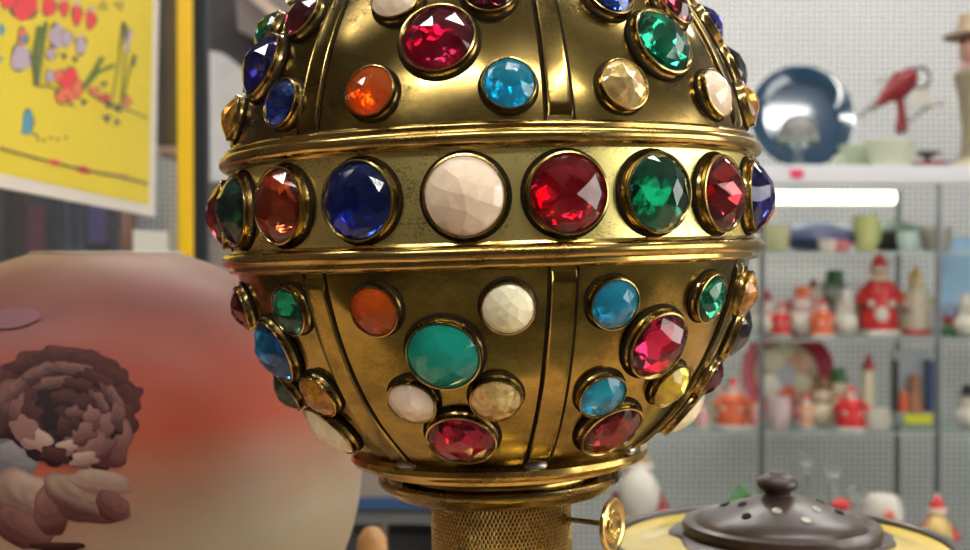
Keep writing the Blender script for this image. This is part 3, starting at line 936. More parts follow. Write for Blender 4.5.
# things behind the glass: a dark screen and hanging cloths
scr_m = mat('dark_screen', (0.055, 0.05, 0.055), 0.8, noise=0.5, nscale=5)
o = card(-60, -200, 133, 560, 2.9, 0.02, scr_m, 'folding_screen', 'dark screen standing behind the glass partition', 'screen', 0, True)
o.scale = (1, 1, 1)
def cloth(px_a, px_b, py_top, py_bot, d, col, label):
    a = P(px_a, py_bot, d); b_ = P(px_b, py_top, d)
    bm = B()
    n = 24
    W = b_.x - a.x; H = b_.z - a.z
    rows = []
    for i in range(n + 1):
        u = i / n
        yy = 0.006 * math.sin(u * 5 * PI) + 0.003 * math.sin(u * 13)
        rows.append([bm.verts.new((u * W - W / 2, yy, z)) for z in (0, H * 0.5, H)] )
    for r0, r1 in zip(rows[:-1], rows[1:]):
        for k in range(2):
            bm.faces.new((r0[k], r1[k], r1[k + 1], r0[k + 1]))
    bmesh.ops.solidify(bm, geom=bm.faces[:], thickness=0.004)
    o = obj('hanging_cloth', bm, mat('cloth', col, 0.9), None, True, ((a.x + b_.x) / 2, a.y, a.z))
    tag(o, label, 'cloth', 'cloths hanging on the dark screen')
cloth(88, 107, 180, 244, 2.885, (0.34, 0.28, 0.62), 'lavender cloth hanging behind the poster corner')
cloth(108, 121, 186, 262, 2.885, (0.24, 0.23, 0.27), 'narrow grey cloth hanging right of the lavender cloth')
cloth(55, 86, 170, 266, 2.885, (0.13, 0.14, 0.20), 'wide slate blue cloth hanging left of the lavender cloth')
cloth(26, 44, 206, 262, 2.885, (0.30, 0.10, 0.16), 'pink cloth hanging beneath the poster bottom edge')
cloth(8, 24, 190, 268, 2.885, (0.12, 0.08, 0.07), 'dark brown cloth hanging furthest from the yellow post')
o = card(121, 170, 131, 300, 2.75, 0.03, mat('brown_wood', (0.30, 0.15, 0.09), 0.6), 'wooden_upright', 'thin brown wooden upright left of the cream card', 'post', 0.001, True)
# dark shelf block seen right of the poster
card(150, -40, 181, 143, 2.7, 0.2, mat('dark_brown_wood', (0.045, 0.035, 0.033), 0.6, noise=0.4, nscale=9), 'wall_cupboard', 'dark brown cupboard between poster and yellow post', 'cupboard', 0.003)
card(150, 146, 184, 153, 2.65, 0.22, mat('pink_wood', (0.55, 0.36, 0.28), 0.6), 'narrow_shelf', 'narrow pinkish shelf beneath the dark brown cupboard', 'shelf', 0.002)
# white board with slanting top, dark hanging board and pale beam
bm = B()
def prism(pts, d, th):
    bm = B()
    ws = [P(x, y, d) for x, y in pts]
    o0 = ws[0].copy()
    a = [bm.verts.new(q - o0) for q in ws]; b_ = [bm.verts.new(q - o0 + Vector((0, th, 0))) for q in ws]
    bm.faces.new(a); bm.faces.new(b_[::-1])
    for i in range(len(a)):
        j = (i + 1) % len(a)
        bm.faces.new((a[i], b_[i], b_[j], a[j]))
    return bm, o0
bm, o0 = prism([(206, 182), (206, 50), (222, 53), (262, 84), (262, 182)], 2.5, 0.03)
o = obj('white_board', bm, mat('board_white', (0.66, 0.65, 0.64), 0.7, noise=0.08, nscale=20), None, False, o0)
tag(o, 'white board with slanting top left of the lamp globe', 'board')
bm, o0 = prism([(206, 300), (206, 183), (262, 183), (262, 300)], 2.52, 0.05)
o = obj('grey_brown_panel', bm, mat('panel_taupe', (0.24, 0.20, 0.17), 0.7, noise=0.4, nscale=9), None, False, o0)
tag(o, 'taupe panel beneath the white board', 'panel')
bm, o0 = prism([(204, 62), (204, -160), (340, -160), (340, 120), (262, 84), (225, 54)], 2.56, 0.03)
o = obj('charcoal_board', bm, mat('panel_charcoal', (0.045, 0.038, 0.038), 0.7, noise=0.6, nscale=5), None, False, o0)
tag(o, 'dark panel above the white board', 'panel')
bm, o0 = prism([(236, 0), (262, -60), (330, -60), (330, 40), (300, 60), (238, 30)], 2.48, 0.03)
o = obj('mauve_panel', bm, mat('panel_mauve', (0.20, 0.165, 0.16), 0.7), None, False, o0)
tag(o, 'grey mauve panel with pale strip across, left of the globe top', 'panel')
bm, o0 = prism([(232, -16), (240, -22), (308, 34), (302, 42)], 2.44, 0.015)
o = obj('pale_strip', bm, mat('strip_pale', (0.62, 0.47, 0.36), 0.6), None, False, o0)
tag(o, 'pale diagonal wooden strip behind the globe top left', 'strip')

# blue edged table low down between shade and neck
tb = P(398, 498, 1.9)
t = thing('low_table', 'grey table with blue top edge, between frosted shade and lamp neck', 'table', (tb.x - 0.15, tb.y, 0))
blue_m = mat('blue_laminate', (0.05, 0.11, 0.24), 0.4)
gr_m = mat('grey_laminate', (0.24, 0.24, 0.24), 0.5)
obj('table_top', box(B(), -0.13, 0.28, 0.003, 0.4, tb.z - 0.016, tb.z), mat('brown_laminate', (0.15, 0.11, 0.085), 0.6), t, False)
obj('edge_strip', box(B(), -0.13, 0.28, 0, 0.003, tb.z - 0.017, tb.z + 0.001), blue_m, t, False)
obj('apron', box(B(), -0.12, 0.26, 0.02, 0.03, tb.z - 0.045, tb.z - 0.016), gr_m, t, False)
obj('lower_shelf', box(B(), -0.12, 0.26, 0.02, 0.38, tb.z - 0.19, tb.z - 0.175), gr_m, t, False)
for sx_ in (-0.11, 0.25):
    for sy_ in (0.01, 0.37):
        obj('leg', box(B(), sx_ - .012, sx_ + .012, sy_ - .005, sy_ + .019, 0, tb.z - 0.016), gr_m, t, False)
for i, (dx, wd, hh, col, lab) in enumerate(((0.17, 0.085, 0.13, (0.045, 0.042, 0.045), 'black box on the grey table lower shelf beside the lamp neck'), (0.07, 0.075, 0.12, (0.10, 0.10, 0.11), 'charcoal box on the grey table lower shelf beside the frosted shade'))):
    bm = box(B(), -wd / 2, wd / 2, 0, 0.14, 0, hh, 0.003)
    o = obj('storage_box', bm, mat('box_dark', col, 0.6), None, False, (t.location.x + dx, tb.y + 0.07, tb.z - 0.175))
    tag(o, lab, 'box', 'boxes under the grey table')
card(330, 455, 470, 620, 2.9, 0.2, mat('cardboard', (0.27, 0.20, 0.145), 0.8, noise=0.15, nscale=12), 'cardboard_panel', 'brown cardboard carton behind the blue edged table', 'carton', 0.002, True)

# ------------------------------------------------------------------ glass cabinet with figurines
CF, CB = 2.60, 2.87
def X(px, d): return (px - 485) / F * d
def Zy(py, d): return P(485, py, d).z
cab = thing('display_cabinet', 'glass display cabinet with white top rail on the right', 'cabinet', (0, CF - DIST, 0))
cx0, cx1 = 0.10, X(937, CF)
zt = Zy(165, CF); zt0 = Zy(184, CF)
white_m = mat('white_rail', (0.78, 0.78, 0.82), 0.4)
alu = mat('dark_aluminium', (0.16, 0.17, 0.18), 0.4, 0.6)
XE = 1.45
sg = clear_mat('shelf_glass', (0.90, 0.97, 0.94))
obj('top_rail', box(B(), cx0, XE, 0.0, 0.03, zt0, zt, 0.004), white_m, cab, False)
obj('glass_top', box(B(), cx0, XE, 0.03, CB - CF, zt - 0.008, zt), sg, cab, False)
obj('price_sticker', box(B(), X(790, CF), X(803, CF), -0.002, 0.0, Zy(178, CF), Zy(169, CF)), mat('sticker_red', (0.75, 0.05, 0.12), 0.5), cab, False)
for xx in (cx0, X(760, CF), cx1, XE - 0.012):
    for yy in (0.0, CB - CF - 0.012):
        if xx == X(760, CF) and yy > 0: continue
        wd = 0.010
        obj('post', box(B(), xx, xx + wd, yy, yy + 0.012, 0.0, zt0), alu, cab, False)
edge_m = mat('shelf_edge', (0.35, 0.40, 0.38), 0.3)
SH = [EYE + 0.012, EYE - 0.174, EYE - 0.374, EYE - 0.75]
for z in SH[:3] + SH[3:]:
    s = obj('glass_shelf', box(B(), cx0, XE, 0.005, CB - CF, z - 0.006, z), sg, cab, False)
    obj('shelf_edge', box(B(), cx0, XE, 0.001, 0.004, z - 0.006, z), edge_m, s, False)
bm = box(B(), cx0 + 0.02, X(895, 2.75), 0.14, 0.17, zt0 - 0.035, zt0 - 0.008, 0.003)
obj('light_strip', bm, mat('lit_strip', (1, 1, 1), 0.5, emis=(0.90, 1.0, 0.72), es=2.5), cab, False)
obj('plinth', box(B(), cx0, XE, 0.0, CB - CF, 0.0, 0.1), gr_m, cab, False)

FM = {}
def fm(key, col, **k):
    if key not in FM:
        FM[key] = mat('ceramic_' + key, col, k.pop('rough', 0.35), **k)
    return FM[key]
RED = fm('red', (0.62, 0.03, 0.03)); WHT = fm('white', (0.72, 0.68, 0.60)); SKN = fm('skin', (0.70, 0.36, 0.24)); CRM = fm('cream', (0.66, 0.58, 0.42))
GRN = fm('green', (0.05, 0.16, 0.05)); DRK = fm('black', (0.03, 0.03, 0.035)); GLD = fm('gold', (0.80, 0.52, 0.12)); ORG = fm('orange', (0.70, 0.14, 0.06)); PNK = fm('pink', (0.72, 0.36, 0.38)); BRN = fm('brown', (0.22, 0.10, 0.05)); BLU = fm('blue', (0.04, 0.08, 0.22)); CRI = fm('crimson', (0.42, 0.02, 0.05))
def santa(px, pyb, d, hpx, label, robe=RED, beard=WHT, hat=RED, base=WHT, wide=1.0, apron=None, group='figurines in the glass cabinet', z=None, face=SKN, cat='figurine', name='santa_figurine', belly=None, bs=1.0, bz=0.0):
    H = hpx / F * d
    q = P(px, pyb, d)
    t = thing(name, label, cat, (q.x, q.y, q.z if z is None else z), random.uniform(-0.3, 0.3), group)
    w_ = wide
    bm = lathe(B(), [(0, 0), (0.24 * H * w_, 0), (0.25 * H * w_, 0.03 * H), (0.235 * H * w_, 0.07 * H)], 24)
    obj('base', bm, base, t)
    bm = lathe(B(), [(0.22 * H * w_, 0.07 * H), (0.235 * H * w_, 0.12 * H), (0.21 * H * w_, 0.30 * H), (0.19 * H * w_, 0.45 * H), (0.20 * H * w_, 0.55 * H), (0.13 * H * w_, 0.66 * H), (0, 0.68 * H)], 24)
    obj('robe', bm, robe, t)
    obj('head', ball(B(), (0, -0.02 * H, 0.74 * H), 0.105 * H, 16), face, t)
    bm = ball(B(), (0, -0.07 * H * (1 + (bs - 1) * 1.4), (0.64 - bz) * H), (0.10 * H * bs, 0.07 * H * bs, 0.13 * H * bs), 14)
    obj('beard', bm, beard, t)
    bm = lathe(B(), [(0.105 * H, 0.775 * H), (0.11 * H, 0.80 * H), (0.085 * H, 0.88 * H), (0.04 * H, 0.96 * H), (0, 0.985 * H)], 20)
    h_ = obj('hat', bm, hat, t)
    obj('hat_brim', torus(B(), 0.105 * H, 0.025 * H, 0.79 * H, 20, 8), base if base is not RED else WHT, h_)
    obj('pompom', ball(B(), (0, 0, 0.975 * H), 0.03 * H, 10), WHT, h_)
    for s in (-1, 1):
        bm = tube(B(), [(s * 0.17 * H * w_, 0, 0.56 * H), (s * 0.24 * H * w_, -0.03 * H, 0.44 * H), (s * 0.14 * H * w_, -0.17 * H * w_, 0.38 * H)], [0.06 * H, 0.06 * H, 0.045 * H], 10)
        a_ = obj('arm', bm, robe, t)
        obj('mitten', ball(B(), (s * 0.12 * H * w_, -0.19 * H * w_, 0.38 * H), 0.045 * H, 10), belly or WHT, a_)
    if apron:
        obj('apron', ball(B(), (0, -0.155 * H * w_, 0.24 * H), (0.10 * H, 0.09 * H, 0.13 * H), 12), apron, t)
    return t
def snowman(px, pyb, d, hpx, label, body=WHT, hat=DRK, scarf=RED, z=None, group='figurines in the glass cabinet', name='snowman_figurine'):
    H = hpx / F * d
    q = P(px, pyb, d)
    t = thing(name, label, 'figurine', (q.x, q.y, q.z if z is None else z), random.uniform(-0.3, 0.3), group)
    bm = ball(B(), (0, 0, 0.27 * H), 0.28 * H, 16)
    obj('body', bm, body, t)
    hd = obj('head', ball(B(), (0, 0, 0.62 * H), 0.20 * H, 16), body, t)
    obj('scarf', torus(B(), 0.15 * H, 0.05 * H, 0.47 * H, 20, 8), scarf, t)
    obj('nose', lathe(B(), [(0.03 * H, 0), (0, 0.1 * H)], 10, Matrix.Translation((0, -0.19 * H, 0.62 * H)) @ Matrix.Rotation(PI / 2, 4, 'X')), ORG, hd)
    obj('hat', lathe(B(), [(0.22 * H, 0.76 * H), (0.22 * H, 0.78 * H), (0.14 * H, 0.79 * H), (0.13 * H, 0.98 * H), (0, H)], 20), hat, t)
    return t
def mug(px, pyb, d, wpx, hpx, m, label, z=None, name='cup', group='figurines in the glass cabinet', inner=None, cat='cup'):
    R_, H = wpx / 2 / F * d, hpx / F * d
    q = P(px, pyb, d)
    t = thing(name, label, cat, (q.x, q.y, q.z if z is None else z), 0.4, group)
    obj('cup_body', lathe(B(), [(0, 0), (0.7 * R_, 0), (0.8 * R_, 0.05 * H), (0.95 * R_, 0.5 * H), (R_, H), (0.92 * R_, H), (0.85 * R_, 0.5 * H), (0.6 * R_, 0.1 * H), (0, 0.1 * H)], 32), m, t)
    pts = [(R_ * 0.9 + R_ * 0.5 * math.sin(a), 0, H * 0.5 + H * 0.28 * math.cos(a)) for a in [PI * i / 8 for i in range(9)]]
    obj('handle', tube(B(), pts, R_ * 0.09, 8), m, t)
    return t
def plate(px, py, d, rpx, mats, label, z, name='plate', tilt=12, group=None, rings=None):
    R_ = rpx / F * d
    q = P(px, py, d)
    t = thing(name, label, 'plate', (q.x, q.y, z), 0, group)
    M = Matrix.Translation((0, 0, R_ * math.cos(math.radians(tilt)) + 0.001)) @ Matrix.Rotation(PI / 2 - math.radians(tilt), 4, 'X')
    obj('rim', lathe(B(), [(0.68 * R_, -0.006), (0.70 * R_, 0.000), (0.97 * R_, 0.010), (R_, 0.010), (0.99 * R_, 0.006), (0.68 * R_, -0.010)], 64, M), mats[0], t)
    obj('well', lathe(B(), [(0, -0.006), (0.69 * R_, -0.006), (0.70 * R_, 0.000), (0.69 * R_, -0.010), (0, -0.010)], 64, M), mats[1], t)
    return t, M, R_

S2, S3 = SH[1], SH[2]
zc = zt
g2 = 'figurines on the middle glass shelf'
santa(879, 336, 2.72, 84, 'tallest red santa figurine in the glass cabinet, with white oval apron', apron=WHT, beard=CRM, z=S2, group=g2)
t = santa(915, 336, 2.76, 68, 'cream robed figurine with golden head on red base', robe=CRM, beard=CRM, hat=GLD, base=RED, face=GLD, z=S2, group=g2, name='angel_figurine')
snowman(764, 336, 2.70, 46, 'small white snowman with crimson hat beside the lamp globe edge', hat=CRI, z=S2, group=g2)
santa(781, 336, 2.68, 36, 'small red and white santa second from the globe edge', robe=RED, z=S2, group=g2, wide=1.2)
snowman(802, 336, 2.70, 50, 'white snowman with orange hat in the glass cabinet', hat=ORG, scarf=PNK, z=S2, group=g2)
santa(822, 336, 2.66, 40, 'squat orange red santa between the orange hatted and plain white snowmen', robe=ORG, wide=1.3, z=S2, group=g2)
snowman(845, 336, 2.70, 46, 'plain white snowman left of the tallest santa', hat=WHT, scarf=WHT, z=S2, group=g2)
snowman(834, 336, 2.80, 64, 'grey green figurine standing behind the small santas', body=fm('greygreen', (0.24, 0.28, 0.24)), hat=GRN, scarf=BRN, z=S2, group=g2)
snowman(790, 336, 2.76, 34, 'small cream snowman tucked behind the small red santa', body=CRM, hat=RED, scarf=RED, z=S2, group=g2)
santa(813, 336, 2.77, 56, 'slim pink santa standing behind the white and orange figurines', robe=PNK, hat=BRN, z=S2, group=g2)
santa(857, 336, 2.77, 40, 'cream robed santa tucked in just left of the tallest santa', robe=CRM, hat=CRI, z=S2, group=g2)
# little round ornament by the right
q = P(950, 318, 2.70)
t = thing('ball_ornament', 'small round ornament, blue above and red below, on a green stand', 'ornament', (q.x, q.y, S2), 0, g2)
obj('stand', lathe(B(), [(0.02, 0), (0.022, 0.01), (0.012, 0.03), (0.008, q.z - S2 - 0.01)], 20), GRN, t)
obj('ball', ball(B(), (0, 0, q.z - S2), 0.017, 16), RED, t)
obj('cap', lathe(B(), [(0.0175, 0.0), (0.02, 0.012), (0.016, 0.024), (0, 0.03)], 20, Matrix.Translation((0, 0, q.z - S2 + 0.004))), fm('paleblue', (0.35, 0.45, 0.70)), t)

# shelf one: plates and cups
S1 = SH[0]
g1 = 'dishes on the top glass shelf'
t = thing('blue_platter', 'dark blue oval platter lying beneath the cabinet light', 'platter', (X(818, 2.72), 2.72 - DIST, S1), 0, g1)
bm = lathe(B(), [(0, 0.0), (0.05, 0.0), (0.07, 0.012), (0.085, 0.028), (0.078, 0.028), (0.05, 0.010), (0, 0.010)], 48, Matrix.Translation((0, 0, 0.001)))
obj('platter_foot', bm, BLU, t)
obj('dome_cover', lathe(B(), [(0.078, 0.028), (0.074, 0.048), (0.055, 0.062), (0.02, 0.069), (0, 0.070)], 40), fm('slate', (0.13, 0.15, 0.30)), t)
t = thing('tureen', 'black dish with pale shell pattern on the top glass shelf', 'dish', (X(893, 2.74), 2.74 - DIST, S1), 0, g1)
obj('dish_body', lathe(B(), [(0, 0), (0.03, 0), (0.055, 0.02), (0.065, 0.045), (0.060, 0.045), (0.03, 0.012), (0, 0.012)], 40), DRK, t)
obj('dish_lid', lathe(B(), [(0.062, 0.045), (0.045, 0.062), (0.01, 0.070), (0, 0.078)], 40), fm('darkgreen', (0.12, 0.16, 0.14)), t)
mug(908, 245, 2.64, 22, 20, fm('mint', (0.55, 0.70, 0.64)), 'pale mint cup on the top shelf before the black dish', S1, group=g1)
mug(866, 245, 2.66, 26, 36, fm('lime', (0.58, 0.62, 0.25)), 'lime yellow cup on the top glass shelf', S1, group=g1)
mug(828, 245, 2.63, 20, 12, WHT, 'small white bowl before the blue platter', S1, group=g1)
mug(842, 245, 2.62, 16, 11, fm('rose', (0.70, 0.22, 0.24)), 'small rose pink bowl before the blue platter', S1, group=g1)
mug(776, 245, 2.70, 30, 26, fm('paleyellow', (0.62, 0.62, 0.36)), 'pale yellow cup beside the globe edge on the top shelf', S1, group=g1)
mug(935, 245, 2.70, 30, 24, fm('beigegrey', (0.45, 0.42, 0.36)), 'beige grey cup right of the mint cup', S1, group=g1)

# shelf three
g3 = 'figurines on the lower glass shelf'
t, M, R_ = plate(787, 380, 2.80, 47, (CRI, fm('platecream', (0.50, 0.38, 0.26))), 'large crimson rimmed plate painted with cream faces', S3, 'painted_plate', 10)
for i, (u, v, s, m) in enumerate(((-0.3, 0.3, 0.26, CRM), (0.3, 0.25, 0.24, SKN), (0, -0.05, 0.28, fm('greymauve', (0.45, 0.42, 0.48))), (-0.35, -0.25, 0.24, WHT), (0.36, -0.22, 0.22, CRM), (0.0, -0.45, 0.2, ORG), (0.0, 0.5, 0.18, CRM))):
    bm = ball(B(), (0, 0, 0), (s * R_, s * R_, 0.003), 14)
    bmesh.ops.transform(bm, matrix=M @ Matrix.Translation((u * R_ * 0.95, v * R_ * 0.95, -0.004)), verts=bm.verts)
    obj('painted_face', bm, m, t)
santa(733, 432, 2.68, 52, 'plump orange santa figurine left of the painted plate', robe=ORG, wide=1.4, z=S3, group=g3)
santa(702, 432, 2.68, 26, 'small pink santa close below the globe edge', robe=PNK, wide=1.3, z=S3, group=g3)
mug(778, 432, 2.66, 24, 32, fm('blush', (0.72, 0.55, 0.56)), 'blush pink cup before the painted plate', S3, group=g3)
santa(757, 432, 2.68, 30, 'small cream santa between orange santa and pink cup', robe=PNK, z=S3, group=g3)
santa(806, 432, 2.68, 36, 'pink and cream santa right of the pink cup', robe=SKN, z=S3, group=g3)
snowman(822, 432, 2.70, 50, 'brown hatted snowman right of the painted plate', body=CRM, hat=BRN, scarf=BRN, z=S3, group=g3)
snowman(838, 432, 2.74, 56, 'cream snowman with wide green hat on the lower shelf', body=CRM, hat=GRN, scarf=ORG, z=S3, group=g3)
santa(851, 432, 2.65, 46, 'round red santa with white trim before the candle', robe=RED, wide=1.5, z=S3, group=g3)
t = thing('candle', 'cream candle figure with crimson top on the lower shelf', 'candle', (X(869, 2.72), 2.72 - DIST, S3), 0, g3)
obj('candle_body', lathe(B(), [(0, 0), (0.016, 0), (0.015, 0.12), (0.012, 0.125)], 24), CRM, t)
obj('candle_top', lathe(B(), [(0.014, 0.118), (0.012, 0.135), (0.004, 0.155), (0, 0.16)], 24), CRI, t)
m_ = mug(877, 432, 2.63, 26, 20, WHT, 'white cup with red mark lying near the shelf front', S3, group=g3)
santa(719, 432, 2.76, 40, 'cream robed santa behind the plump orange santa', robe=CRM, hat=PNK, z=S3, group=g3)
santa(861, 432, 2.77, 34, 'small orange robed santa between the round red santa and the candle', robe=ORG, hat=WHT, z=S3, group=g3)
# box with a picture and yellow label
t = thing('boxed_figurine', 'blue backed box holding brown figures above a yellow label', 'box', (X(916, 2.70), 2.70 - DIST, S3), 0, g3)
W_ = X(936, 2.70) - X(897, 2.70)
obj('box_back', box(B(), -W_ / 2, W_ / 2, 0.03, 0.036, 0.0, 0.165, 0.001), fm('boxgrey', (0.40, 0.42, 0.45)), t, False)
obj('box_side', box(B(), W_ / 2 - 0.012, W_ / 2, 0.0, 0.03, 0.03, 0.145, 0.001), BLU, t, False)
obj('box_side', box(B(), -W_ / 2, -W_ / 2 + 0.006, 0.0, 0.03, 0.03, 0.145, 0.001), DRK, t, False)
obj('box_tray', box(B(), -W_ / 2, W_ / 2, -0.005, 0.03, 0.0, 0.030, 0.001), fm('traygreen', (0.28, 0.33, 0.30)), t, False)
obj('yellow_label', box(B(), -W_ * .3, W_ * 0.42, -0.0065, -0.005, 0.006, 0.026), fm('labelyellow', (0.75, 0.75, 0.02)), t, False)
bm = lathe(B(), [(0, 0.03), (0.022, 0.03), (0.018, 0.06), (0.010, 0.085), (0.012, 0.10), (0.006, 0.115), (0, 0.118)], 20, Matrix.Translation((0.002, 0.012, 0)))
obj('brown_figure', bm, fm('terracotta', (0.34, 0.14, 0.07)), t)
bm = lathe(B(), [(0, 0.03), (0.012, 0.03), (0.012, 0.05), (0.008, 0.07), (0, 0.085)], 20, Matrix.Translation((-0.024, 0.010, 0)))
obj('orange_figure', bm, ORG, t)

# light blue box in the right bay
card(940, 205, 1010, 300, 2.80, 0.03, fm('lightblue', (0.28, 0.48, 0.72)), 'light_blue_panel', 'light blue box on the shelf at the right edge', 'box', 0.003)
bpy.data.objects['light_blue_panel'].location.z = S2
snowman(966, 336, 2.66, 44, 'white snowman at the right edge on the middle shelf', z=S2, group=g2, hat=WHT, scarf=WHT)
snowman(968, 432, 2.66, 44, 'white snowman at the right edge on the lower shelf', z=S3, group=g3, hat=DRK, scarf=WHT)

# ------------------------------------------------------------------ on top of the cabinet
pl_m = mat('blue_glass_plate', (0.02, 0.055, 0.10), 0.08, 0.0, 1.0, 0.04, ior=1.6)
t, M, R_ = plate(801, 110, 2.76, 53, (pl_m, mat('blue_plate_well', (0.018, 0.05, 0.10), 0.08, 0, 1.0, 0.04, ior=1.6)), 'round dark blue glass plate standing on the white cabinet top', zc, 'blue_plate', 10)
cg = mat('clear_glass', (0.95, 0.97, 1.0), 0.03, trans=1.0, ior=1.45)
t = thing('glass_dish', 'clear glass cake dome before the blue plate', 'dish', (X(798, 2.67), 2.67 - DIST, zc))
bm = lathe(B(), [(0, 0), (0.028, 0), (0.03, 0.003), (0.008, 0.008), (0.006, 0.035), (0.012, 0.042), (0.045, 0.05), (0.047, 0.054), (0, 0.054)], 40)
obj('dish_foot', bm, cg, t)
bm = lathe(B(), [(0.043, 0.055), (0.043, 0.075), (0.036, 0.098), (0.02, 0.112), (0, 0.116), (0, 0.114), (0.019, 0.110), (0.034, 0.096), (0.041, 0.075), (0.041, 0.055)], 40)
obj('dish_dome', bm, cg, t)
obj('frosted_cake', ball(B(), (0, 0, 0.072), (0.030, 0.030, 0.018), 16), WHT, t)
gc = 'cups on the cabinet top'
pale = fm('palegreen', (0.62, 0.66, 0.50))
mug(889, 164, 2.66, 46, 27, pale, 'pale green cup on the white cabinet top', zc, group=gc)
t = thing('scoop_dish', 'pale green sloping dish between blue plate and pale cup', 'dish', (X(858, 2.72), 2.72 - DIST, zc), 0, gc)
bm = lathe(B(), [(0, 0), (0.02, 0), (0.035, 0.02), (0.045, 0.052), (0.041, 0.052), (0.03, 0.02), (0, 0.008)], 32, Matrix.Rotation(math.radians(0), 4, 'Y'))
obj('dish_body', bm, pale, t)
bm = tube(B(), [(-0.03, 0, 0.03), (-0.05, 0, 0.022), (-0.06, 0, 0.004)], [0.01, 0.008, 0.006], 8)
obj('handle', bm, pale, t)
o = obj('red_saucer', lathe(B(), [(0, 0), (0.025, 0), (0.042, 0.010), (0.045, 0.014), (0.02, 0.010), (0, 0.008)], 32), CRI, None, True, (X(930, 2.70), 2.70 - DIST, zc))
tag(o, 'small dark red dish right of the pale cup', 'dish')
bm = B()
for i in range(9):
    a = i * 0.7
    tube(bm, [(0, 0, 0.008), (0.018 * math.cos(a), 0.012 * math.sin(a), 0.026), (0.034 * math.cos(a), 0.02 * math.sin(a), 0.022)], [0.004, 0.004, 0.001], 6)
o = obj('dark_sprig', bm, DRK, None, True, (X(927, 2.70), 2.70 - DIST, zc + 0.010))
tag(o, 'small dark leafy sprig lying in the dark red dish', 'sprig')
# red bird-shaped ornament hanging on the pegboard
q = P(902, 92, 2.80)
t = thing('red_hanging_ornament', 'red bird shaped ornament with black ring hanging on the pegboard', 'ornament', q)
k = 2.80 / F
def L(px, py, dy=0): return ((px - 902) * k, dy, -(py - 92) * k)
bm = ball(B(), L(902, 85), (12 * k, 10 * k, 20 * k), 18, Matrix.Rotation(math.radians(40), 4, 'Y').to_4x4())
tube(bm, [L(902, 80), L(888, 95), L(874, 108)], [11 * k, 8 * k, 2 * k], 12)
obj('body', bm, fm('deepred', (0.22, 0.010, 0.014)), t)
obj('stem', tube(B(), [L(900, 95), L(902, 115), L(901, 131)], [4 * k, 4 * k, 7 * k], 10), fm('deepred2', (0.20, 0.010, 0.014)), t)
obj('weight', ball(B(), L(901, 128), 6 * k, 12), DRK, t)
obj('wing', tube(B(), [L(886, 97), L(870, 108), L(857, 118)], [3 * k, 3 * k, 1 * k], 8), fm('grey', (0.22, 0.21, 0.2)), t)
obj('ring', torus(B(), 10 * k, 1.4 * k, 0, 28, 8, Matrix.Translation(L(920, 78)) @ Matrix.Rotation(PI / 2, 4, 'X')), DRK, t)
obj('tag', box(B(), L(910, 0)[0], L(930, 0)[0], -0.012, -0.010, L(0, 106)[2], L(0, 90)[2], 0.001), WHT, t, False)
obj('wooden_perch', tube(B(), [L(908, 122), L(925, 108), L(943, 103)], [1.6 * k] * 3, 8), fm('taupe', (0.33, 0.28, 0.22)), t)
obj('wire_hook', tube(B(), [L(920, 68), L(921, 64, 0.06), L(921, 62, Y_BACK + DIST - 2.80)], 0.0018, 8), alu, t)
# figure with tan hat at the right edge
q = P(972, 164, 2.66)
t = thing('hatted_figurine', 'tall taupe figurine with pink scarf and tan brimmed hat at the right edge', 'figurine', (q.x, q.y, zc))
k = 2.66 / F
obj('hat', lathe(B(), [(28 * k, 129 * k), (29 * k, 131 * k), (16 * k, 134 * k), (13 * k, 152 * k), (0, 154 * k)], 32), fm('tan', (0.42, 0.31, 0.2)), t)
obj('head', ball(B(), (0, 0, 117 * k), (14 * k, 13 * k, 17 * k), 16), fm('peach', (0.58, 0.32, 0.25)), t)
obj('body', lathe(B(), [(0, 8 * k), (11 * k, 8 * k), (10 * k, 40 * k), (14 * k, 70 * k), (18 * k, 92 * k), (8 * k, 103 * k), (0, 104 * k)], 24), fm('taupebody', (0.30, 0.26, 0.17)), t)
obj('scarf', torus(B(), 9 * k, 4 * k, 99 * k, 24, 8), PNK, t)
obj('base', lathe(B(), [(0, 0), (17 * k, 0), (17 * k, 8 * k), (0, 8 * k)], 24), CRM, t)

# ------------------------------------------------------------------ narrow bench with larger figures, behind the pot
BT = P(485, 566, 2.0).z
t = thing('display_bench', 'narrow grey display bench behind the yellow pot', 'bench', (0, 1.92 - DIST, 0))
obj('bench_top', box(B(), 0.12, 1.00, 0, 0.17, BT - 0.02, BT, 0.002), gr_m, t, False)
for xx in (0.14, 0.96):
    for yy in (0.01, 0.14):
        obj('leg', box(B(), xx, xx + 0.02, yy, yy + 0.02, 0, BT - 0.02), gr_m, t, False)
gb_ = 'figures on the bench behind the pot'
santa(637, 566, 2.0, 128, 'tall red santa with long cream beard between lamp and yellow pot', beard=WHT, robe=fm('dullred', (0.36, 0.05, 0.05)), hat=fm('hatgold', (0.42, 0.27, 0.12)), z=BT, group=gb_, wide=0.85, belly=CRM, bs=1.6, bz=0.06)
bm = lathe(B(), [(0.0, 0), (0.05, 0.0), (0.055, 0.02), (0.04, 0.05), (0.045, 0.06), (0.03, 0.09), (0.033, 0.095), (0, 0.137)], 18)
o = obj('green_tree_ornament', bm, GRN, None, True, (X(742, 2.0), 2.0 - DIST, BT))
tag(o, 'dark green tree ornament left of the pot lid knob', 'ornament')
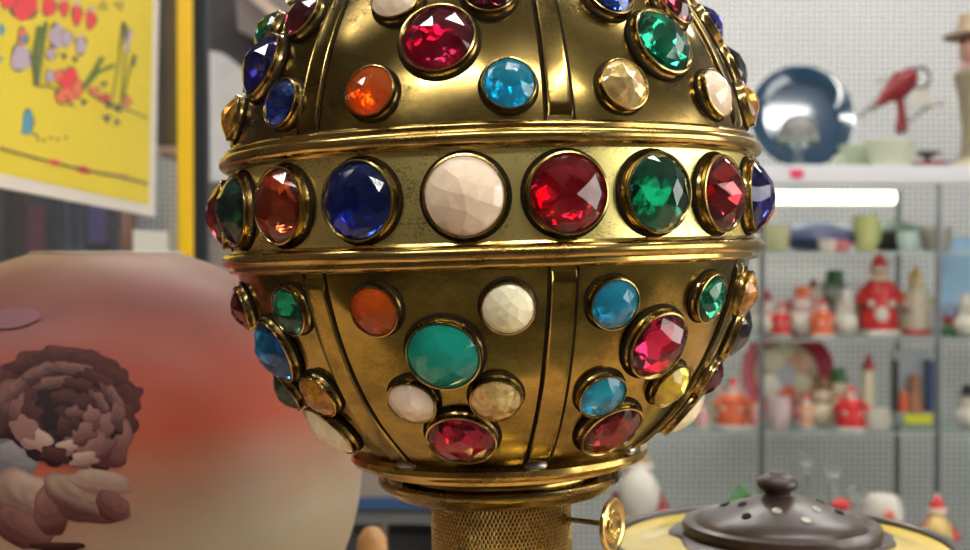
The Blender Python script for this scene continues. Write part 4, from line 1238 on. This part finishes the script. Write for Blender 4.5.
# crystal stoppered bottles
for px_, top_, dd, lab in ((806, 452, 2.02, 'clear glass bottle with round stopper nearest the lid knob'), (833, 463, 1.99, 'clear glass bottle with round stopper in the middle of the three'), (856, 486, 1.96, 'shortest clear glass bottle, beside the cream figure')):
    q = P(px_, top_, dd)
    H = q.z - BT
    t = thing('glass_bottle', lab, 'bottle', (q.x, q.y, BT), 0, 'clear glass bottles behind the pot')
    obj('bottle_body', lathe(B(), [(0, 0), (0.018, 0), (0.020, 0.01), (0.019, H * 0.45), (0.007, H * 0.6), (0.006, H * 0.78), (0.009, H * 0.8)], 24), cg, t)
    obj('stopper', ball(B(), (0, 0, H - 0.012), (0.012, 0.012, 0.012), 14), cg, t)
q = P(841, 505, 1.95)
o = obj('red_flower', ball(B(), (0, 0, q.z - BT), (0.016, 0.014, 0.010), 14), RED, None, True, (q.x, q.y, BT))
bm_ = bmesh.new(); bm_.from_mesh(o.data); tube(bm_, [(0, 0, 0), (0, 0, q.z - BT)], 0.002, 6); bm_.to_mesh(o.data); bm_.free()
tag(o, 'small red bloom just above the right side of the pot lid', 'flower')
H = P(0, 492, 1.98).z - BT
t = thing('hooded_figure', 'cream hooded figurine with orange face right of the pot lid', 'figurine', (X(884, 1.98), 1.98 - DIST, BT), 0, gb_)
obj('cloak', lathe(B(), [(0, 0), (0.055, 0.0), (0.052, H * 0.3), (0.036, H * 0.5), (0.030, H * 0.62), (0.034, H * 0.78), (0.024, H * 0.95), (0, H)], 28), WHT, t)
obj('face', ball(B(), (0, -0.026, H * 0.74), (0.012, 0.010, 0.013), 12), ORG, t)
obj('hands', ball(B(), (0, -0.042, H * 0.42), (0.013, 0.011, 0.011), 12), SKN, t)
santa(937, 566, 1.98, 76, 'red santa with big golden yellow beard at the lower right', beard=fm('strawyellow', (0.66, 0.48, 0.16)), robe=fm('berry', (0.50, 0.02, 0.06)), z=BT, group=gb_, bs=1.9, bz=0.16, wide=1.0, face=fm('straw2', (0.64, 0.46, 0.18)))
